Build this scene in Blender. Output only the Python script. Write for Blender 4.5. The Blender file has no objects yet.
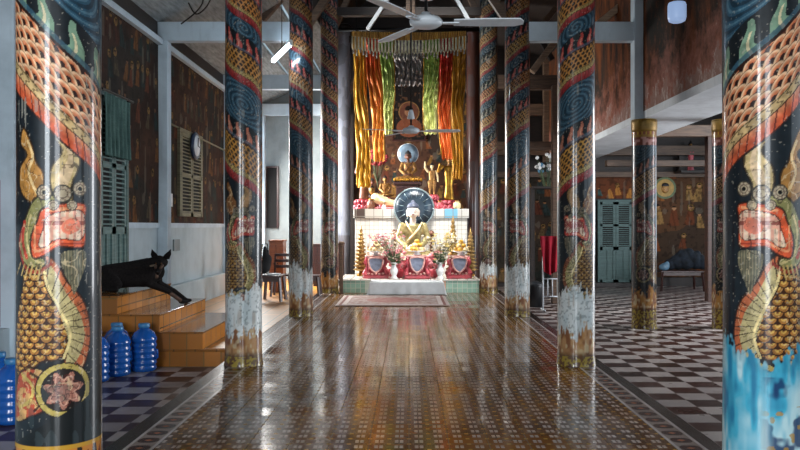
import bpy, bmesh, math, random
import numpy as np
from mathutils import Vector, Matrix

R = math.radians
sc = bpy.context.scene
COL = sc.collection
random.seed(7)

# ------------------------------------------------------------------ camera
FPX = 800.0
CAMZ = 1.45
cam_d = bpy.data.cameras.new('camera')
cam_d.sensor_width = 36.0
cam_d.lens = 36.0
cam_d.shift_x = -9.0 / 800.0
cam_d.shift_y = 1.0 / 800.0
cam_d.clip_end = 200
cam = bpy.data.objects.new('camera', cam_d)
COL.objects.link(cam)
cam.location = (0, 0, CAMZ)
cam.rotation_euler = (R(90), 0, 0)
sc.camera = cam

# ------------------------------------------------------------------ world, light, exposure
sc.view_settings.view_transform = 'Standard'
sc.view_settings.look = 'None'
sc.view_settings.gamma = 1
sc.view_settings.use_curve_mapping = False
sc.view_settings.exposure = 0.08
w = bpy.data.worlds.new('sky')
sc.world = w
w.use_nodes = True
w.node_tree.nodes['Background'].inputs[0].default_value = (0.75, 0.88, 1.0, 1)
w.node_tree.nodes['Background'].inputs[1].default_value = 2.4


def area(name, loc, target, sx, sy, power, color, spread=180):
    d = bpy.data.lights.new(name, 'AREA')
    d.shape = 'RECTANGLE'
    d.size = sx
    d.size_y = sy
    d.energy = power
    d.color = color
    d.spread = R(spread)
    o = bpy.data.objects.new(name, d)
    COL.objects.link(o)
    o.location = loc
    o.rotation_euler = (Vector(target) - Vector(loc)).to_track_quat('-Z', 'Z').to_euler()
    return o


# daylight through the entrance behind the camera, the left and right side openings, the roof opening over the altar
area('entrance_daylight', (0.1, -2.4, 1.9), (0.1, 5, 1.6), 1.5, 3.0, 170, (0.90, 0.95, 1.0))
area('left_opening_daylight', (-3.95, 19.1, 3.3), (-1.5, 19.1, 1.9), 1.7, 1.5, 620, (1.0, 0.97, 0.92), 165)
area('right_opening_daylight', (9.4, 13.0, 1.9), (3.0, 13.0, 1.2), 14.0, 2.4, 1900, (0.94, 0.96, 1.0))
area('roof_opening_daylight', (0.4, 15.6, 6.9), (0.1, 18.8, 1.2), 2.0, 1.6, 95, (1.0, 0.97, 0.92), 50)
area('left_aisle_daylight', (-3.0, -2.2, 2.4), (-3.2, 9.5, 1.4), 1.4, 2.6, 290, (0.86, 0.94, 1.0))


# ------------------------------------------------------------------ helpers
def lin(c):
    if isinstance(c, str):
        c = c.lstrip('#')
        c = [int(c[i:i + 2], 16) / 255 for i in (0, 2, 4)]
    return tuple(((x / 12.92) if x <= 0.04045 else ((x + 0.055) / 1.055) ** 2.4) for x in c)


class NT:
    """a small node expression writer"""

    def __init__(s, name, rough=0.5, metal=0.0, coat=0.0, spec=0.5):
        s.m = bpy.data.materials.new(name)
        s.m.use_nodes = True
        s.t = s.m.node_tree
        s.b = s.t.nodes['Principled BSDF']
        s.b.inputs['Roughness'].default_value = rough
        s.b.inputs['Metallic'].default_value = metal
        s.b.inputs['Coat Weight'].default_value = coat
        s.b.inputs['Coat Roughness'].default_value = 0.12
        s.b.inputs['Specular IOR Level'].default_value = spec
        s._p = None

    def put(s, v, sock):
        if isinstance(v, bpy.types.NodeSocket):
            s.t.links.new(v, sock)
        elif isinstance(v, (tuple, list)) and len(v) == 3 and sock.type == 'RGBA':
            sock.default_value = (*v, 1)
        else:
            sock.default_value = v

    def m_(s, op, a, b=None, c=None):
        n = s.t.nodes.new('ShaderNodeMath')
        n.operation = op
        for i, v in enumerate((a, b, c)):
            if v is not None:
                s.put(v, n.inputs[i])
        return n.outputs[0]

    def pos(s):
        if s._p is None:
            g = s.t.nodes.new('ShaderNodeNewGeometry')
            x = s.t.nodes.new('ShaderNodeSeparateXYZ')
            s.t.links.new(g.outputs['Position'], x.inputs[0])
            s._p = (g.outputs['Position'], x.outputs[0], x.outputs[1], x.outputs[2])
        return s._p

    def obj(s):
        g = s.t.nodes.new('ShaderNodeTexCoord')
        return g.outputs['Object']

    def vec(s, x, y, z=0.0):
        n = s.t.nodes.new('ShaderNodeCombineXYZ')
        for i, v in enumerate((x, y, z)):
            s.put(v, n.inputs[i])
        return n.outputs[0]

    def scale(s, v, k):
        n = s.t.nodes.new('ShaderNodeVectorMath')
        n.operation = 'MULTIPLY'
        s.put(v, n.inputs[0])
        n.inputs[1].default_value = k
        return n.outputs[0]

    def noise(s, v, scale=5, detail=3, rough=0.5):
        n = s.t.nodes.new('ShaderNodeTexNoise')
        s.put(v, n.inputs['Vector'])
        n.inputs['Scale'].default_value = scale
        n.inputs['Detail'].default_value = detail
        n.inputs['Roughness'].default_value = rough
        return n.outputs['Fac']

    def white(s, v):
        n = s.t.nodes.new('ShaderNodeTexWhiteNoise')
        s.put(v, n.inputs['Vector'])
        return n.outputs['Value'], n.outputs['Color']

    def ramp(s, f, lo, hi):
        n = s.t.nodes.new('ShaderNodeMapRange')
        n.clamp = True
        s.put(f, n.inputs['Value'])
        n.inputs['From Min'].default_value = lo
        n.inputs['From Max'].default_value = hi
        return n.outputs['Result']

    def mix(s, f, a, b):
        n = s.t.nodes.new('ShaderNodeMix')
        n.data_type = 'RGBA'
        s.put(f, n.inputs[0])
        s.put(a, n.inputs[6])
        s.put(b, n.inputs[7])
        return n.outputs[2]

    def attr(s, name='Col'):
        n = s.t.nodes.new('ShaderNodeVertexColor')
        n.layer_name = name
        return n.outputs[0]

    def bump(s, h, strength=0.3, dist=0.01):
        n = s.t.nodes.new('ShaderNodeBump')
        n.inputs['Strength'].default_value = strength
        n.inputs['Distance'].default_value = dist
        s.put(h, n.inputs['Height'])
        s.t.links.new(n.outputs[0], s.b.inputs['Normal'])

    def color(s, c):
        s.put(c, s.b.inputs['Base Color'])
        return s

    def rough(s, c):
        s.put(c, s.b.inputs['Roughness'])
        return s


def simple(name, c, rough=0.55, metal=0.0, var=0.18, nscale=9.0, coat=0.0, bump=0.0, c2=None):
    n = NT(name, rough, metal, coat)
    c = lin(c)
    f = n.noise(n.obj(), nscale, 4, 0.6)
    d = lin(c2) if c2 else tuple(x * (1 - var * 1.6) for x in c)
    b = c if c2 else tuple(min(1, x * (1 + var)) for x in c)
    n.color(n.mix(n.ramp(f, 0.3, 0.7), d, b))
    if bump:
        n.bump(f, bump, 0.01)
    return n.m


def glow(name, c, s):
    n = NT(name)
    n.color(lin(c))
    n.b.inputs['Emission Color'].default_value = (*lin(c), 1)
    n.b.inputs['Emission Strength'].default_value = s
    return n.m


def P(px, py, Y):
    """the place at distance Y that the photograph shows at px, py"""
    return Vector(((px - 409) / FPX * Y, Y, CAMZ - (py - 226) / FPX * Y))


def link(name, me, mat, parent=None, smooth=False):
    o = bpy.data.objects.new(name, me)
    COL.objects.link(o)
    if mat is not None:
        me.materials.append(mat)
    if smooth:
        me.shade_smooth()
    if parent is not None:
        o.parent = parent
    return o


def bm_obj(name, bm, mat, parent=None, smooth=False):
    me = bpy.data.meshes.new(name)
    bmesh.ops.recalc_face_normals(bm, faces=bm.faces)
    bm.to_mesh(me)
    bm.free()
    return link(name, me, mat, parent, smooth)


def thing(name, label, cat, loc=(0, 0, 0), rz=0, group=None):
    o = bpy.data.objects.new(name, None)
    o.empty_display_size = 0.1
    COL.objects.link(o)
    o.location = loc
    o.rotation_euler = (0, 0, rz)
    tag(o, label, cat, group)
    return o


def tag(o, label, cat, group=None):
    o['label'] = label
    o['category'] = cat
    if group:
        o['group'] = group
    return o


def struct(o):
    o['kind'] = 'structure'
    return o


def box(bm, x0, x1, y0, y1, z0, z1, bev=0.0, M=None):
    r = bmesh.ops.create_cube(bm, size=1)
    vs = r['verts']
    for v in vs:
        v.co = Vector(((x0 + x1) / 2 + v.co.x * (x1 - x0), (y0 + y1) / 2 + v.co.y * (y1 - y0), (z0 + z1) / 2 + v.co.z * (z1 - z0)))
    if M is not None:
        for v in vs:
            v.co = M @ v.co
    if bev:
        es = list({e for v in vs for e in v.link_edges})
        bmesh.ops.bevel(bm, geom=es, offset=bev, segments=2, affect='EDGES', profile=0.5)


def beam(bm, a, b, w, h, bev=0.0):
    """a box bar from a to b, w wide, h deep"""
    a, b = Vector(a), Vector(b)
    d = b - a
    q = d.to_track_quat('Y', 'Z')
    M = Matrix.Translation(a) @ q.to_matrix().to_4x4()
    box(bm, -w / 2, w / 2, 0, d.length, -h / 2, h / 2, bev, M)


def lathe(bm, prof, seg=24, M=None, sx=1, sy=1):
    rings = []
    for r, z in prof:
        ring = []
        for i in range(seg):
            a = 2 * math.pi * i / seg
            co = Vector((r * math.cos(a) * sx, r * math.sin(a) * sy, z))
            if M is not None:
                co = M @ co
            ring.append(bm.verts.new(co))
        rings.append(ring)
    for a, b in zip(rings, rings[1:]):
        for i in range(seg):
            bm.faces.new((a[i], a[(i + 1) % seg], b[(i + 1) % seg], b[i]))
    bm.faces.new(rings[0][::-1])
    bm.faces.new(rings[-1])


def tube(bm, pts, rad, seg=8):
    pts = [Vector(p) for p in pts]
    rads = rad if isinstance(rad, (list, tuple)) else [rad] * len(pts)
    rings = []
    up = Vector((0.13, 0.27, 0.95))
    for i, p in enumerate(pts):
        d = (pts[min(i + 1, len(pts) - 1)] - pts[max(i - 1, 0)]).normalized()
        x = d.cross(up)
        if x.length < 1e-4:
            x = d.cross(Vector((1, 0, 0)))
        x.normalize()
        y = d.cross(x)
        rings.append([bm.verts.new(p + (x * math.cos(2 * math.pi * k / seg) + y * math.sin(2 * math.pi * k / seg)) * rads[i]) for k in range(seg)])
    for a, b in zip(rings, rings[1:]):
        for k in range(seg):
            bm.faces.new((a[k], a[(k + 1) % seg], b[(k + 1) % seg], b[k]))
    bm.faces.new(rings[0][::-1])
    bm.faces.new(rings[-1])


def ball(bm, c, r, sub=2, sc_=(1, 1, 1)):
    q = bmesh.ops.create_icosphere(bm, subdivisions=sub, radius=r)
    for v in q['verts']:
        v.co = Vector((v.co.x * sc_[0], v.co.y * sc_[1], v.co.z * sc_[2])) + Vector(c)


def cap(bm, a, ra, b, rb, sub=2):
    """tapered capsule: the hull of two balls"""
    t = bmesh.new()
    for c, r in ((a, ra), (b, rb)):
        if isinstance(r, (tuple, list)):
            ball(t, c, 1.0, sub, r)
        else:
            ball(t, c, r, sub)
    q = bmesh.ops.convex_hull(t, input=t.verts)
    bmesh.ops.delete(t, geom=list({g for g in q['geom_interior'] + q['geom_unused'] if isinstance(g, bmesh.types.BMVert)}), context='VERTS')
    me = bpy.data.meshes.new('t')
    t.to_mesh(me)
    t.free()
    bm.from_mesh(me)
    bpy.data.meshes.remove(me)


def blob(name, caps, mat, parent=None, voxel=0.012, smooth=3):
    """one continuous body grown from tapered capsules"""
    bm = bmesh.new()
    for a, ra, b, rb in caps:
        cap(bm, a, ra, b, rb)
    o = bm_obj(name, bm, mat, parent, True)
    m = o.modifiers.new('skin', 'REMESH')
    m.mode = 'VOXEL'
    m.voxel_size = voxel
    m.use_smooth_shade = True
    if smooth:
        s = o.modifiers.new('soft', 'SMOOTH')
        s.iterations = smooth
        s.factor = 0.5
    return o


def grid_obj(name, X, Y, Z, C, mat, parent=None, wrap=False, thick=0.0):
    """a sheet of vertices (arrays nv x nu) with a colour per vertex"""
    nv, nu = X.shape
    co = np.stack([X, Y, Z], -1).reshape(-1, 3)
    if wrap:
        i = np.arange(nu)
        j = (i + 1) % nu
    else:
        i = np.arange(nu - 1)
        j = i + 1
    rows = np.arange(nv - 1)[:, None] * nu
    f = np.stack([rows + i, rows + j, rows + nu + j, rows + nu + i], -1).reshape(-1, 4)
    me = bpy.data.meshes.new(name)
    me.vertices.add(len(co))
    me.vertices.foreach_set('co', co.ravel().astype(np.float32))
    me.loops.add(f.size)
    me.loops.foreach_set('vertex_index', f.ravel().astype(np.int32))
    me.polygons.add(len(f))
    me.polygons.foreach_set('loop_start', np.arange(0, f.size, 4, dtype=np.int32))
    me.update(calc_edges=True)
    if C is not None:
        a = me.color_attributes.new('Col', 'FLOAT_COLOR', 'POINT')
        c4 = np.ones((len(co), 4), np.float32)
        c4[:, :3] = C.reshape(-1, 3)
        a.data.foreach_set('color', c4.ravel())
    o = link(name, me, mat, parent, True)
    if thick:
        s = o.modifiers.new('thick', 'SOLIDIFY')
        s.thickness = thick
        s.offset = 0
    return o


# ------------------------------------------------------------------ painters (work on arrays of surface coordinates)
def hexc(h):
    return np.array(lin(h), np.float32)


def over(C, mask, col):
    m = np.clip(mask, 0, 1)[..., None]
    C[...] = C * (1 - m) + np.asarray(col, np.float32) * m


def inpoly(U, V, pts):
    ins = np.zeros(U.shape, bool)
    n = len(pts)
    for i in range(n):
        x0, y0 = pts[i]
        x1, y1 = pts[(i + 1) % n]
        if y0 == y1:
            continue
        c = ((y0 > V) != (y1 > V)) & (U < (x1 - x0) * (V - y0) / (y1 - y0) + x0)
        ins ^= c
    return ins


def dline(U, V, pts, asp=1.0):
    d = np.full(U.shape, 1e9, np.float32)
    for (x0, y0), (x1, y1) in zip(pts, pts[1:]):
        dx, dy = (x1 - x0) * asp, y1 - y0
        L = dx * dx + dy * dy + 1e-12
        t = np.clip(((U - x0) * asp * dx + (V - y0) * dy) / L, 0, 1)
        d = np.minimum(d, np.hypot((U - x0) * asp - t * dx, V - y0 - t * dy))
    return d


def curve(pts, n=8, closed=True):
    out = []
    m = len(pts)
    rng = range(m) if closed else range(m - 1)
    for i in rng:
        g = (lambda k: pts[k % m]) if closed else (lambda k: pts[min(max(k, 0), m - 1)])
        p0, p1, p2, p3 = g(i - 1), g(i), g(i + 1), g(i + 2)
        for k in range(n):
            t = k / n
            out.append(tuple(0.5 * (2 * b + (c - a) * t + (2 * a - 5 * b + 4 * c - d) * t * t + (3 * b - a - 3 * c + d) * t ** 3) for a, b, c, d in zip(p0, p1, p2, p3)))
    if not closed:
        out.append(pts[-1])
    return out


def vnoise(U, V, s, seed=0):
    rs = np.random.RandomState(seed)
    G = rs.rand(97, 97)
    u, v = U * s, V * s
    i, j = np.floor(u).astype(int), np.floor(v).astype(int)
    fu, fv = u - i, v - j
    fu = fu * fu * (3 - 2 * fu)
    fv = fv * fv * (3 - 2 * fv)
    g = lambda a, b: G[a % 97, b % 97]
    return (g(i, j) * (1 - fu) + g(i + 1, j) * fu) * (1 - fv) + (g(i, j + 1) * (1 - fu) + g(i + 1, j + 1) * fu) * fv


def scales(U, V, w):
    """overlapping round scales of width w, domes upward; returns 0..1 distance in the front scale"""
    h = w * 0.5
    out = np.full(U.shape, 9.0)
    j0 = np.floor(V / h)
    for k in (-1, 0):
        j = j0 + k
        off = np.where(j % 2 == 0, 0.0, 0.5)
        cu = (np.round(U / w - off) + off) * w
        d = np.hypot(U - cu, V - j * h) / (w * 0.56)
        out = np.where((out > 1) & (d <= 1), d, out)
    return np.where(out > 1, 1.0, out)


BAND_Z = [1.86, 1.98, 2.02, 2.32, 2.50, 2.90, 3.01, 3.05, 3.25, 3.41]
BAND_P = [1.75, 1.62, 1.55, 1.24, 1.00, 0.75, 0.62, 0.55, 0.24, 0.00]


def paint_column(T, Z, r, s, kind, seed=0, near=False):
    rs = np.random.RandomState(seed)
    X = T * r
    ze = Z + s * T + 0.012 * np.sin(T * 3 + seed)
    zs, ps = list(BAND_Z), list(BAND_P)
    for k in range(9):
        z0 = 3.41 + 0.6 * k
        for dz, dp in ((0.15, -0.25), (0.25, -0.38), (0.27, -0.45), (0.44, -0.76), (0.6, -1.0)):
            zs.append(z0 + dz)
            ps.append(-k + dp)
    p = np.interp(ze, zs, ps)
    C = np.zeros(T.shape + (3,), np.float32)
    n1 = vnoise(X, Z, 9, seed)
    C[...] = hexc('#10161b')
    over(C, n1 * 0.35, hexc('#1f2c33'))
    q = np.mod(p, 1.0)
    up = ze > 1.86
    warm = hexc('#c98a52') if near else hexc('#b98a34')
    hot = hexc('#c9613a') if near else hexc('#a8592f')
    # scale band
    m = up & (q > 0.24) & (q < 0.56)
    sw = 0.062 if near else 0.05
    if near:
        d = scales(X * 1.0 - ze * 0.25, (ze - 2.02) * 1.05 + X * 0.25, 0.078)
        cc = np.empty_like(C)
        cc[...] = hexc('#b4603c')
        over(cc, np.clip((d - 0.35) * 3, 0, 1), hexc('#c98a62'))
        over(cc, np.clip((d - 0.62) * 6, 0, 1), hexc('#d8b08a'))
        over(cc, (d < 0.27) * 1.0, hexc('#2a1713'))
        over(cc, np.clip((d - 0.88) * 14, 0, 1), hexc('#2a1510'))
        over(cc, np.clip((vnoise(X, Z, 4, seed + 2) - 0.45) * 3, 0, 1) * 0.4, hexc('#c2663c'))
    else:
        cw = sw
        row = np.floor(ze / (cw * 0.8))
        cu = X / cw + 0.5 * np.mod(row, 2)
        du = (cu - np.round(cu)) * cw
        dv = ze - (row + 0.5) * cw * 0.8
        d = np.hypot(du, dv) / (cw * 0.5)
        cc = np.empty_like(C)
        cc[...] = warm
        over(cc, vnoise(X, Z, 3, seed + 3) * 0.8, hot)
        over(cc, (d < 0.70) * 0.95, hexc('#131110'))
    C[m] = cc[m]
    over(C, (up & (q > 0.245) & (q < 0.265)) * 1.0, hexc('#2a1712'))
    # cream line and red fringe
    m = up & (q > 0.56) & (q < 0.64)
    C[m] = hexc('#b99c6c') if near else hexc('#a58c50')
    tick = np.mod(X / (0.045 if near else 0.03) + 0.25 * np.sin(ze * 160), 1.0)
    over(C, m * (np.abs(tick - 0.5) < 0.11) * 0.75, hexc('#3a2a1a'))
    over(C, m * (np.abs(q - 0.572) < 0.006) * 0.8, hexc('#3a2a1a'))
    m = up & (q >= 0.64) & (q < 0.745)
    fr = hexc('#bf5434') if near else hexc('#8a1f24')
    C[m] = fr
    over(C, m * np.clip((0.70 - q) / 0.06, 0, 1) * 0.75, hexc('#cf9468') if near else hexc('#a8493c'))
    over(C, m * (np.abs(np.mod(X / 0.042 + ze * 4, 1.0) - 0.5) < 0.1) * 0.85, hexc('#571a18'))
    over(C, m * (q < 0.648) * 0.9, hexc('#2a1712'))
    over(C, m * (q > 0.735) * 0.9, hexc('#2a1712'))
    # blue swirls
    m = up & (q >= 0.745) & (p < 1.5)
    cell = np.mod(X / 0.46 + 0.5, 1.0) - 0.5
    hb = np.where(ze < 3.2, 2.70, 3.41 + 0.075 + 0.6 * np.round((ze - 3.485) / 0.6))
    rr = np.hypot(cell * 0.46, (ze - hb) * 1.25)
    ph = np.arctan2((ze - hb), cell * 0.46)
    C[m] = hexc('#27485a')
    over(C, m * (np.sin(2 * math.pi * rr / 0.052 - ph) > 0.45) * 0.75, hexc('#14222c'))
    over(C, m * (np.sin(2 * math.pi * rr / 0.052 - ph) < -0.8) * 0.5, hexc('#5a7a86'))
    # row of flames on the band's back
    m = up & (q < 0.245)
    C[m] = (hexc('#12181c'))
    t = 1 - q / 0.245  # 1 at the tips
    t = q / 0.245      # 0 at the tips, 1 at the root
    fw = 0.14 if near else 0.105
    cu = np.mod((X + 0.012 * np.sin(t * 7)) / fw, 1.0) - 0.5
    body = np.abs(cu) < 0.06 + 0.36 * t * (1 - 0.25 * np.sin(t * 6.3) ** 2)
    fl = {'green': '#6f8a72', 'red': '#ae3a35', 'salmon': '#b0654c', 'grey': '#5d6a5c'}
    low, high = ('green', 'green') if near else (('salmon', 'red') if kind != 'far' else ('grey', 'salmon'))
    over(C, (m & body & (t > 0.08)) * 0.95, hexc(fl[low if True else high]))
    over(C, (m & body & (t > 0.08) & (ze > 3.1) & (kind != 'far')) * 0.9, hexc(fl[high]))
    over(C, (m & (np.abs(cu + 0.05) < 0.05) & (t > 0.4)) * 0.7, hexc('#e0c9a0' if near else '#d6a284'))
    over(C, (m & (t > 0.84)) * 0.8, hexc('#2f4d5c'))
    # ---------------- the dragon below the spiral
    G = lambda x, y: (math.asin(max(-0.995, min(0.995, (x - 58) / 43.0))), 1.45 + (226 - y) * 0.00494)
    L = lambda pts, n=6, closed=True: curve([G(*q_) for q_ in pts], n, closed)
    sel = Z < 2.35
    U_, V_ = T[sel], Z[sel]
    D = C[sel]
    below = (ze[sel] < 1.86)

    def fill(pts, col, m=1.0, line='#1c120e', lw=0.006):
        pl = L(pts)
        ins = inpoly(U_, V_, pl) & below
        over(D, ins * m, hexc(col))
        if line:
            over(D, ((dline(U_, V_, pl + [pl[0]], r) < lw) & below) * 0.85, hexc(line))
        return ins

    def stroke(pts, col, lw=0.006, a=0.9):
        over(D, ((dline(U_, V_, L(pts, 6, False), r) < lw) & below) * a, hexc(col))

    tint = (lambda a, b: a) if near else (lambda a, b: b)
    # horn flames
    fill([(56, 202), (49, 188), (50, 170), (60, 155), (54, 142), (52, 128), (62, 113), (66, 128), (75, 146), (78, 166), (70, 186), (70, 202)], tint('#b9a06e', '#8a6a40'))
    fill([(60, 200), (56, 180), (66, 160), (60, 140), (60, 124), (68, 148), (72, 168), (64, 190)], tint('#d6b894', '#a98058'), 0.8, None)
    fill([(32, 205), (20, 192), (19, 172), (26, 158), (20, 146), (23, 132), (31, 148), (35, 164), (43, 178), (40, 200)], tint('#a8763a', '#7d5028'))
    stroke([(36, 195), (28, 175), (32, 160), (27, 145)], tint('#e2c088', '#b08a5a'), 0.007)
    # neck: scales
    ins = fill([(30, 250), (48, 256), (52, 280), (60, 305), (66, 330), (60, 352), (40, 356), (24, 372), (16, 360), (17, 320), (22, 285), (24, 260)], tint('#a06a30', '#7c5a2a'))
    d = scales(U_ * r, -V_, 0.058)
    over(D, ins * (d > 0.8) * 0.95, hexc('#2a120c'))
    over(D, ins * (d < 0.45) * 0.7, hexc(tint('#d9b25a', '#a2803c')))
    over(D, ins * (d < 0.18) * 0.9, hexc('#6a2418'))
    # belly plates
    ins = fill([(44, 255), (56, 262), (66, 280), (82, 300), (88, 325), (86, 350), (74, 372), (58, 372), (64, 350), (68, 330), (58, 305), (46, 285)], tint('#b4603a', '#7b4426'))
    ins2 = fill([(46, 262), (54, 270), (64, 290), (78, 312), (82, 335), (74, 356), (64, 360), (66, 335), (56, 305), (47, 285)], tint('#b0a070', '#8f8350'), 1, None)
    ang = np.arctan2(V_ - G(50, 320)[1], (U_ - G(40, 320)[0]) * r)
    over(D, (ins | ins2) * (np.abs(np.mod(ang * 5.2, 1) - 0.5) < 0.07) * 0.9, hexc('#2c1a12'))
    stroke([(42, 258), (46, 282), (58, 305), (68, 330), (62, 352)], '#e0c88a', 0.006)
    # beard
    ins = fill([(60, 252), (82, 250), (84, 262), (78, 278), (72, 292), (68, 282), (62, 270)], tint('#5c5a48', '#3c3a30'), 0.9, None)
    over(D, ins * (np.sin(U_ * 90 + V_ * 12) > 0.2) * 0.5, hexc('#9a8a6a'))
    # head
    fill([(26, 215), (34, 200), (50, 196), (60, 204), (50, 214), (36, 228), (30, 250), (44, 258), (40, 266), (24, 262), (19, 240)], tint('#85804f', '#5e5a38'))
    stroke([(30, 216), (26, 234), (30, 254), (42, 262)], '#c9b27a', 0.006)
    stroke([(22, 228), (19, 244), (24, 264), (36, 270), (50, 262)], '#8c2a20', 0.008)
    for k_ in range(6):
        stroke([(20 + k_ * 4, 262 + k_ * 0.5), (17 + k_ * 4, 272 + k_)], '#b99a5c', 0.005)
    stroke([(24, 222), (22, 240), (26, 256)], '#b02c22', 0.010)
    mouth = [(44, 208), (82, 204), (83, 222), (82, 246), (58, 246), (44, 254), (32, 256), (30, 238), (36, 222)]
    fill(mouth, tint('#cf5632', '#b03428'))
    stroke([(46, 211), (80, 208)], '#e6a070', 0.007, 0.8)
    stroke([(34, 226), (34, 240), (36, 250), (56, 242)], '#e6a070', 0.006, 0.7)
    stroke([(60, 243), (82, 243)], '#8c2c1c', 0.005, 0.8)
    ins = fill([(48, 216), (80, 212), (80, 238), (56, 238), (44, 246), (38, 244), (42, 230)], tint('#d79a82', '#96504a'), 1, '#3a1a14', 0.004)
    over(D, ins * (np.abs(np.mod((U_ * r) / 0.034, 1) - 0.5) < 0.3) * (np.abs(V_ - 1.465) > 0.03) * 0.75, hexc('#dfc8ac'))
    over(D, ins * (np.abs(np.mod((U_ * r) / 0.034, 1) - 0.5) > 0.46) * 0.7, hexc('#6a3026'))
    over(D, ins * (V_ > 1.455) * (V_ < 1.475) * 0.8, hexc('#7c2c26'))
    fill([(62, 222), (74, 218), (78, 228), (68, 234), (60, 230)], tint('#d9795e', '#8c3c34'), 1, None)
    # eyes, nose
    for ex, ey, er in ((43, 194, 7.5), (78, 190, 7.5), (61, 195, 8.5), (52, 206, 5), (70, 206, 5)):
        c0 = G(ex, ey)
        dd = np.hypot((U_ - c0[0]) * r, V_ - c0[1]) / (er * 0.00494)
        over(D, (dd < 1) * below * 1.0, hexc(tint('#ab9b80', '#77705a')))
        over(D, ((dd > 0.85) & (dd < 1.05)) * below * 0.9, hexc('#20201c'))
        over(D, ((dd > 0.45) & (dd < 0.58)) * below * 0.8, hexc('#4a3430'))
        over(D, ((dd > 0.62) & (dd < 0.86) & (np.sin(np.arctan2(V_ - c0[1], (U_ - c0[0]) * r) * 9) > 0.3)) * below * 0.6, hexc('#6a4a40'))
        if er == 7.5:
            over(D, (dd < 0.28) * below * 1.0, hexc('#0e0c0a'))
    # the curled leg at the bottom
    ins = fill([(18, 372), (30, 362), (46, 366), (52, 380), (48, 398), (30, 408), (16, 412)], tint('#a0452e', '#6a3a22'))
    over(D, ins * (vnoise(U_ * r, V_, 40, 3) > 0.55) * 0.7, hexc('#b99a60'))
    stroke([(22, 368), (32, 378), (30, 392), (20, 400)], '#b9a35a', 0.008)
    stroke([(30, 366), (42, 374), (44, 390), (34, 402)], '#2a1510', 0.006)
    c0 = G(62, 383)
    dd = np.hypot((U_ - c0[0]) * r, V_ - c0[1]) / (24 * 0.00494)
    bd = below & (V_ > 0.53)
    over(D, (dd < 1.06) * bd * 1.0, hexc(tint('#a8944e', '#8a7a44')))
    over(D, (dd < 0.86) * bd * 1.0, hexc('#1c1614'))
    a2 = np.arctan2(V_ - c0[1], (U_ - c0[0]) * r)
    over(D, (dd < 0.62 + 0.16 * np.sin(a2 * 7)) * bd * 1.0, hexc(tint('#a8705e', '#7d5040')))
    for kk in (0.25, 0.42, 0.56):
        over(D, ((np.abs(dd - kk - 0.07 * np.sin(a2 * 7 + kk * 20)) < 0.025)) * bd * 0.8, hexc('#4a1c1a'))
    over(D, ((np.abs(dd - 0.5 - 0.1 * np.sin(a2 * 7)) < 0.03)) * bd * 0.8, hexc('#d0a088'))
    over(D, ((dd > 1.06) & (dd < 1.12)) * bd * 0.9, hexc('#1c120e'))
    # arabesques on the sides and the back
    b2 = below & (np.abs(U_) > 1.35) & (V_ > 0.6)
    nn = np.sin(U_ * 9 + 4 * np.sin(V_ * 8)) * np.sin(V_ * 14 + 3 * np.sin(U_ * 5))
    over(D, b2 * (nn > 0.45) * 0.8, hexc('#6a4a2c'))
    over(D, b2 * (nn < -0.6) * 0.8, hexc('#59241d'))
    lum = D.mean(-1)
    br = 0.62 + 0.76 * (0.5 * vnoise(U_ * r, V_, 26, seed + 31) + 0.5 * vnoise(U_ * r + V_ * 0.4, V_, 70, seed + 32))
    D[...] = D * np.where(lum > 0.03, br, 1.0)[..., None]
    over(D, (lum > 0.04) * below * (np.abs(vnoise(U_ * r, V_, 30, seed + 33) - 0.5) < 0.018) * 0.7, hexc('#2a1610'))
    over(D, (lum > 0.05) * below * (np.abs(vnoise(U_ * r, V_, 22, seed + 34) - 0.5) < 0.02) * 0.5, hexc('#dcc398'))
    C[sel] = D
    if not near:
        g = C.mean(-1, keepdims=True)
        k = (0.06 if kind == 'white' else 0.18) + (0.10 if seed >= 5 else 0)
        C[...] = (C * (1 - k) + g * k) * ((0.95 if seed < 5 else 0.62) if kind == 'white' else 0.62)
    C[...] = C * (0.78 + 0.44 * vnoise(X, Z, 45, seed + 21) * (0.6 + 0.8 * vnoise(X, Z, 11, seed + 22)))[..., None]
    sc1 = vnoise(X, Z * 0.12, 70, seed + 23) * vnoise(X, Z, 5, seed + 24)
    over(C, (sc1 > 0.66) * (0.5 if near else 0.3), hexc('#9a968a'))
    over(C, (vnoise(X, Z, 90, seed + 25) > 0.9) * 0.4, hexc('#b0a898'))
    # ---------------- the foot of the column
    jag = 0.06 * (vnoise(X, Z * 0.2, 34, seed + 5) - 0.5) * 2 + 0.05 * (vnoise(X, Z * 0.6, 80, seed + 6) - 0.5) * 2 + 0.09 * (vnoise(X, X * 0, 8, seed + 9) - 0.5) * 2
    if kind == 'black':
        over(C, (Z < 0.555 + 0.11 * T) * 1.0, hexc('#12181a'))
        over(C, (Z < 0.7) * (vnoise(X, Z * 0.3, 30, 4) > 0.72) * 0.35, hexc('#3a474a'))
        over(C, (Z < 0.415) * 1.0, hexc('#b88a2c'))
        mm = (Z < 0.395) & (Z > 0.25)
        over(C, mm * 1.0, hexc('#24160f'))
        dd = np.abs(np.mod(X / 0.09, 1) - 0.5) * 2
        over(C, mm * ((dd - 0.1 - 5 * np.abs(Z - 0.33)) < 0.35) * 1.0, hexc('#c07a30'))
        over(C, mm * ((dd + 8 * np.abs(Z - 0.33)) < 0.4) * 1.0, hexc('#6e2016'))
        over(C, (Z < 0.25) * (Z > 0.2) * 1.0, hexc('#b88a2c'))
    elif kind == 'wave':
        edge = 0.86 + jag * 0.9
        m = np.clip((edge - Z) / 0.03, 0, 1)
        nz = vnoise(X + 3, Z * 0.25, 22, seed)
        over(C, m, hexc('#45aac6'))
        nz2 = 0.6 * vnoise(X + 3, Z * 0.3, 17, seed) + 0.4 * vnoise(X, Z * 0.3, 44, seed + 3)
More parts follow.
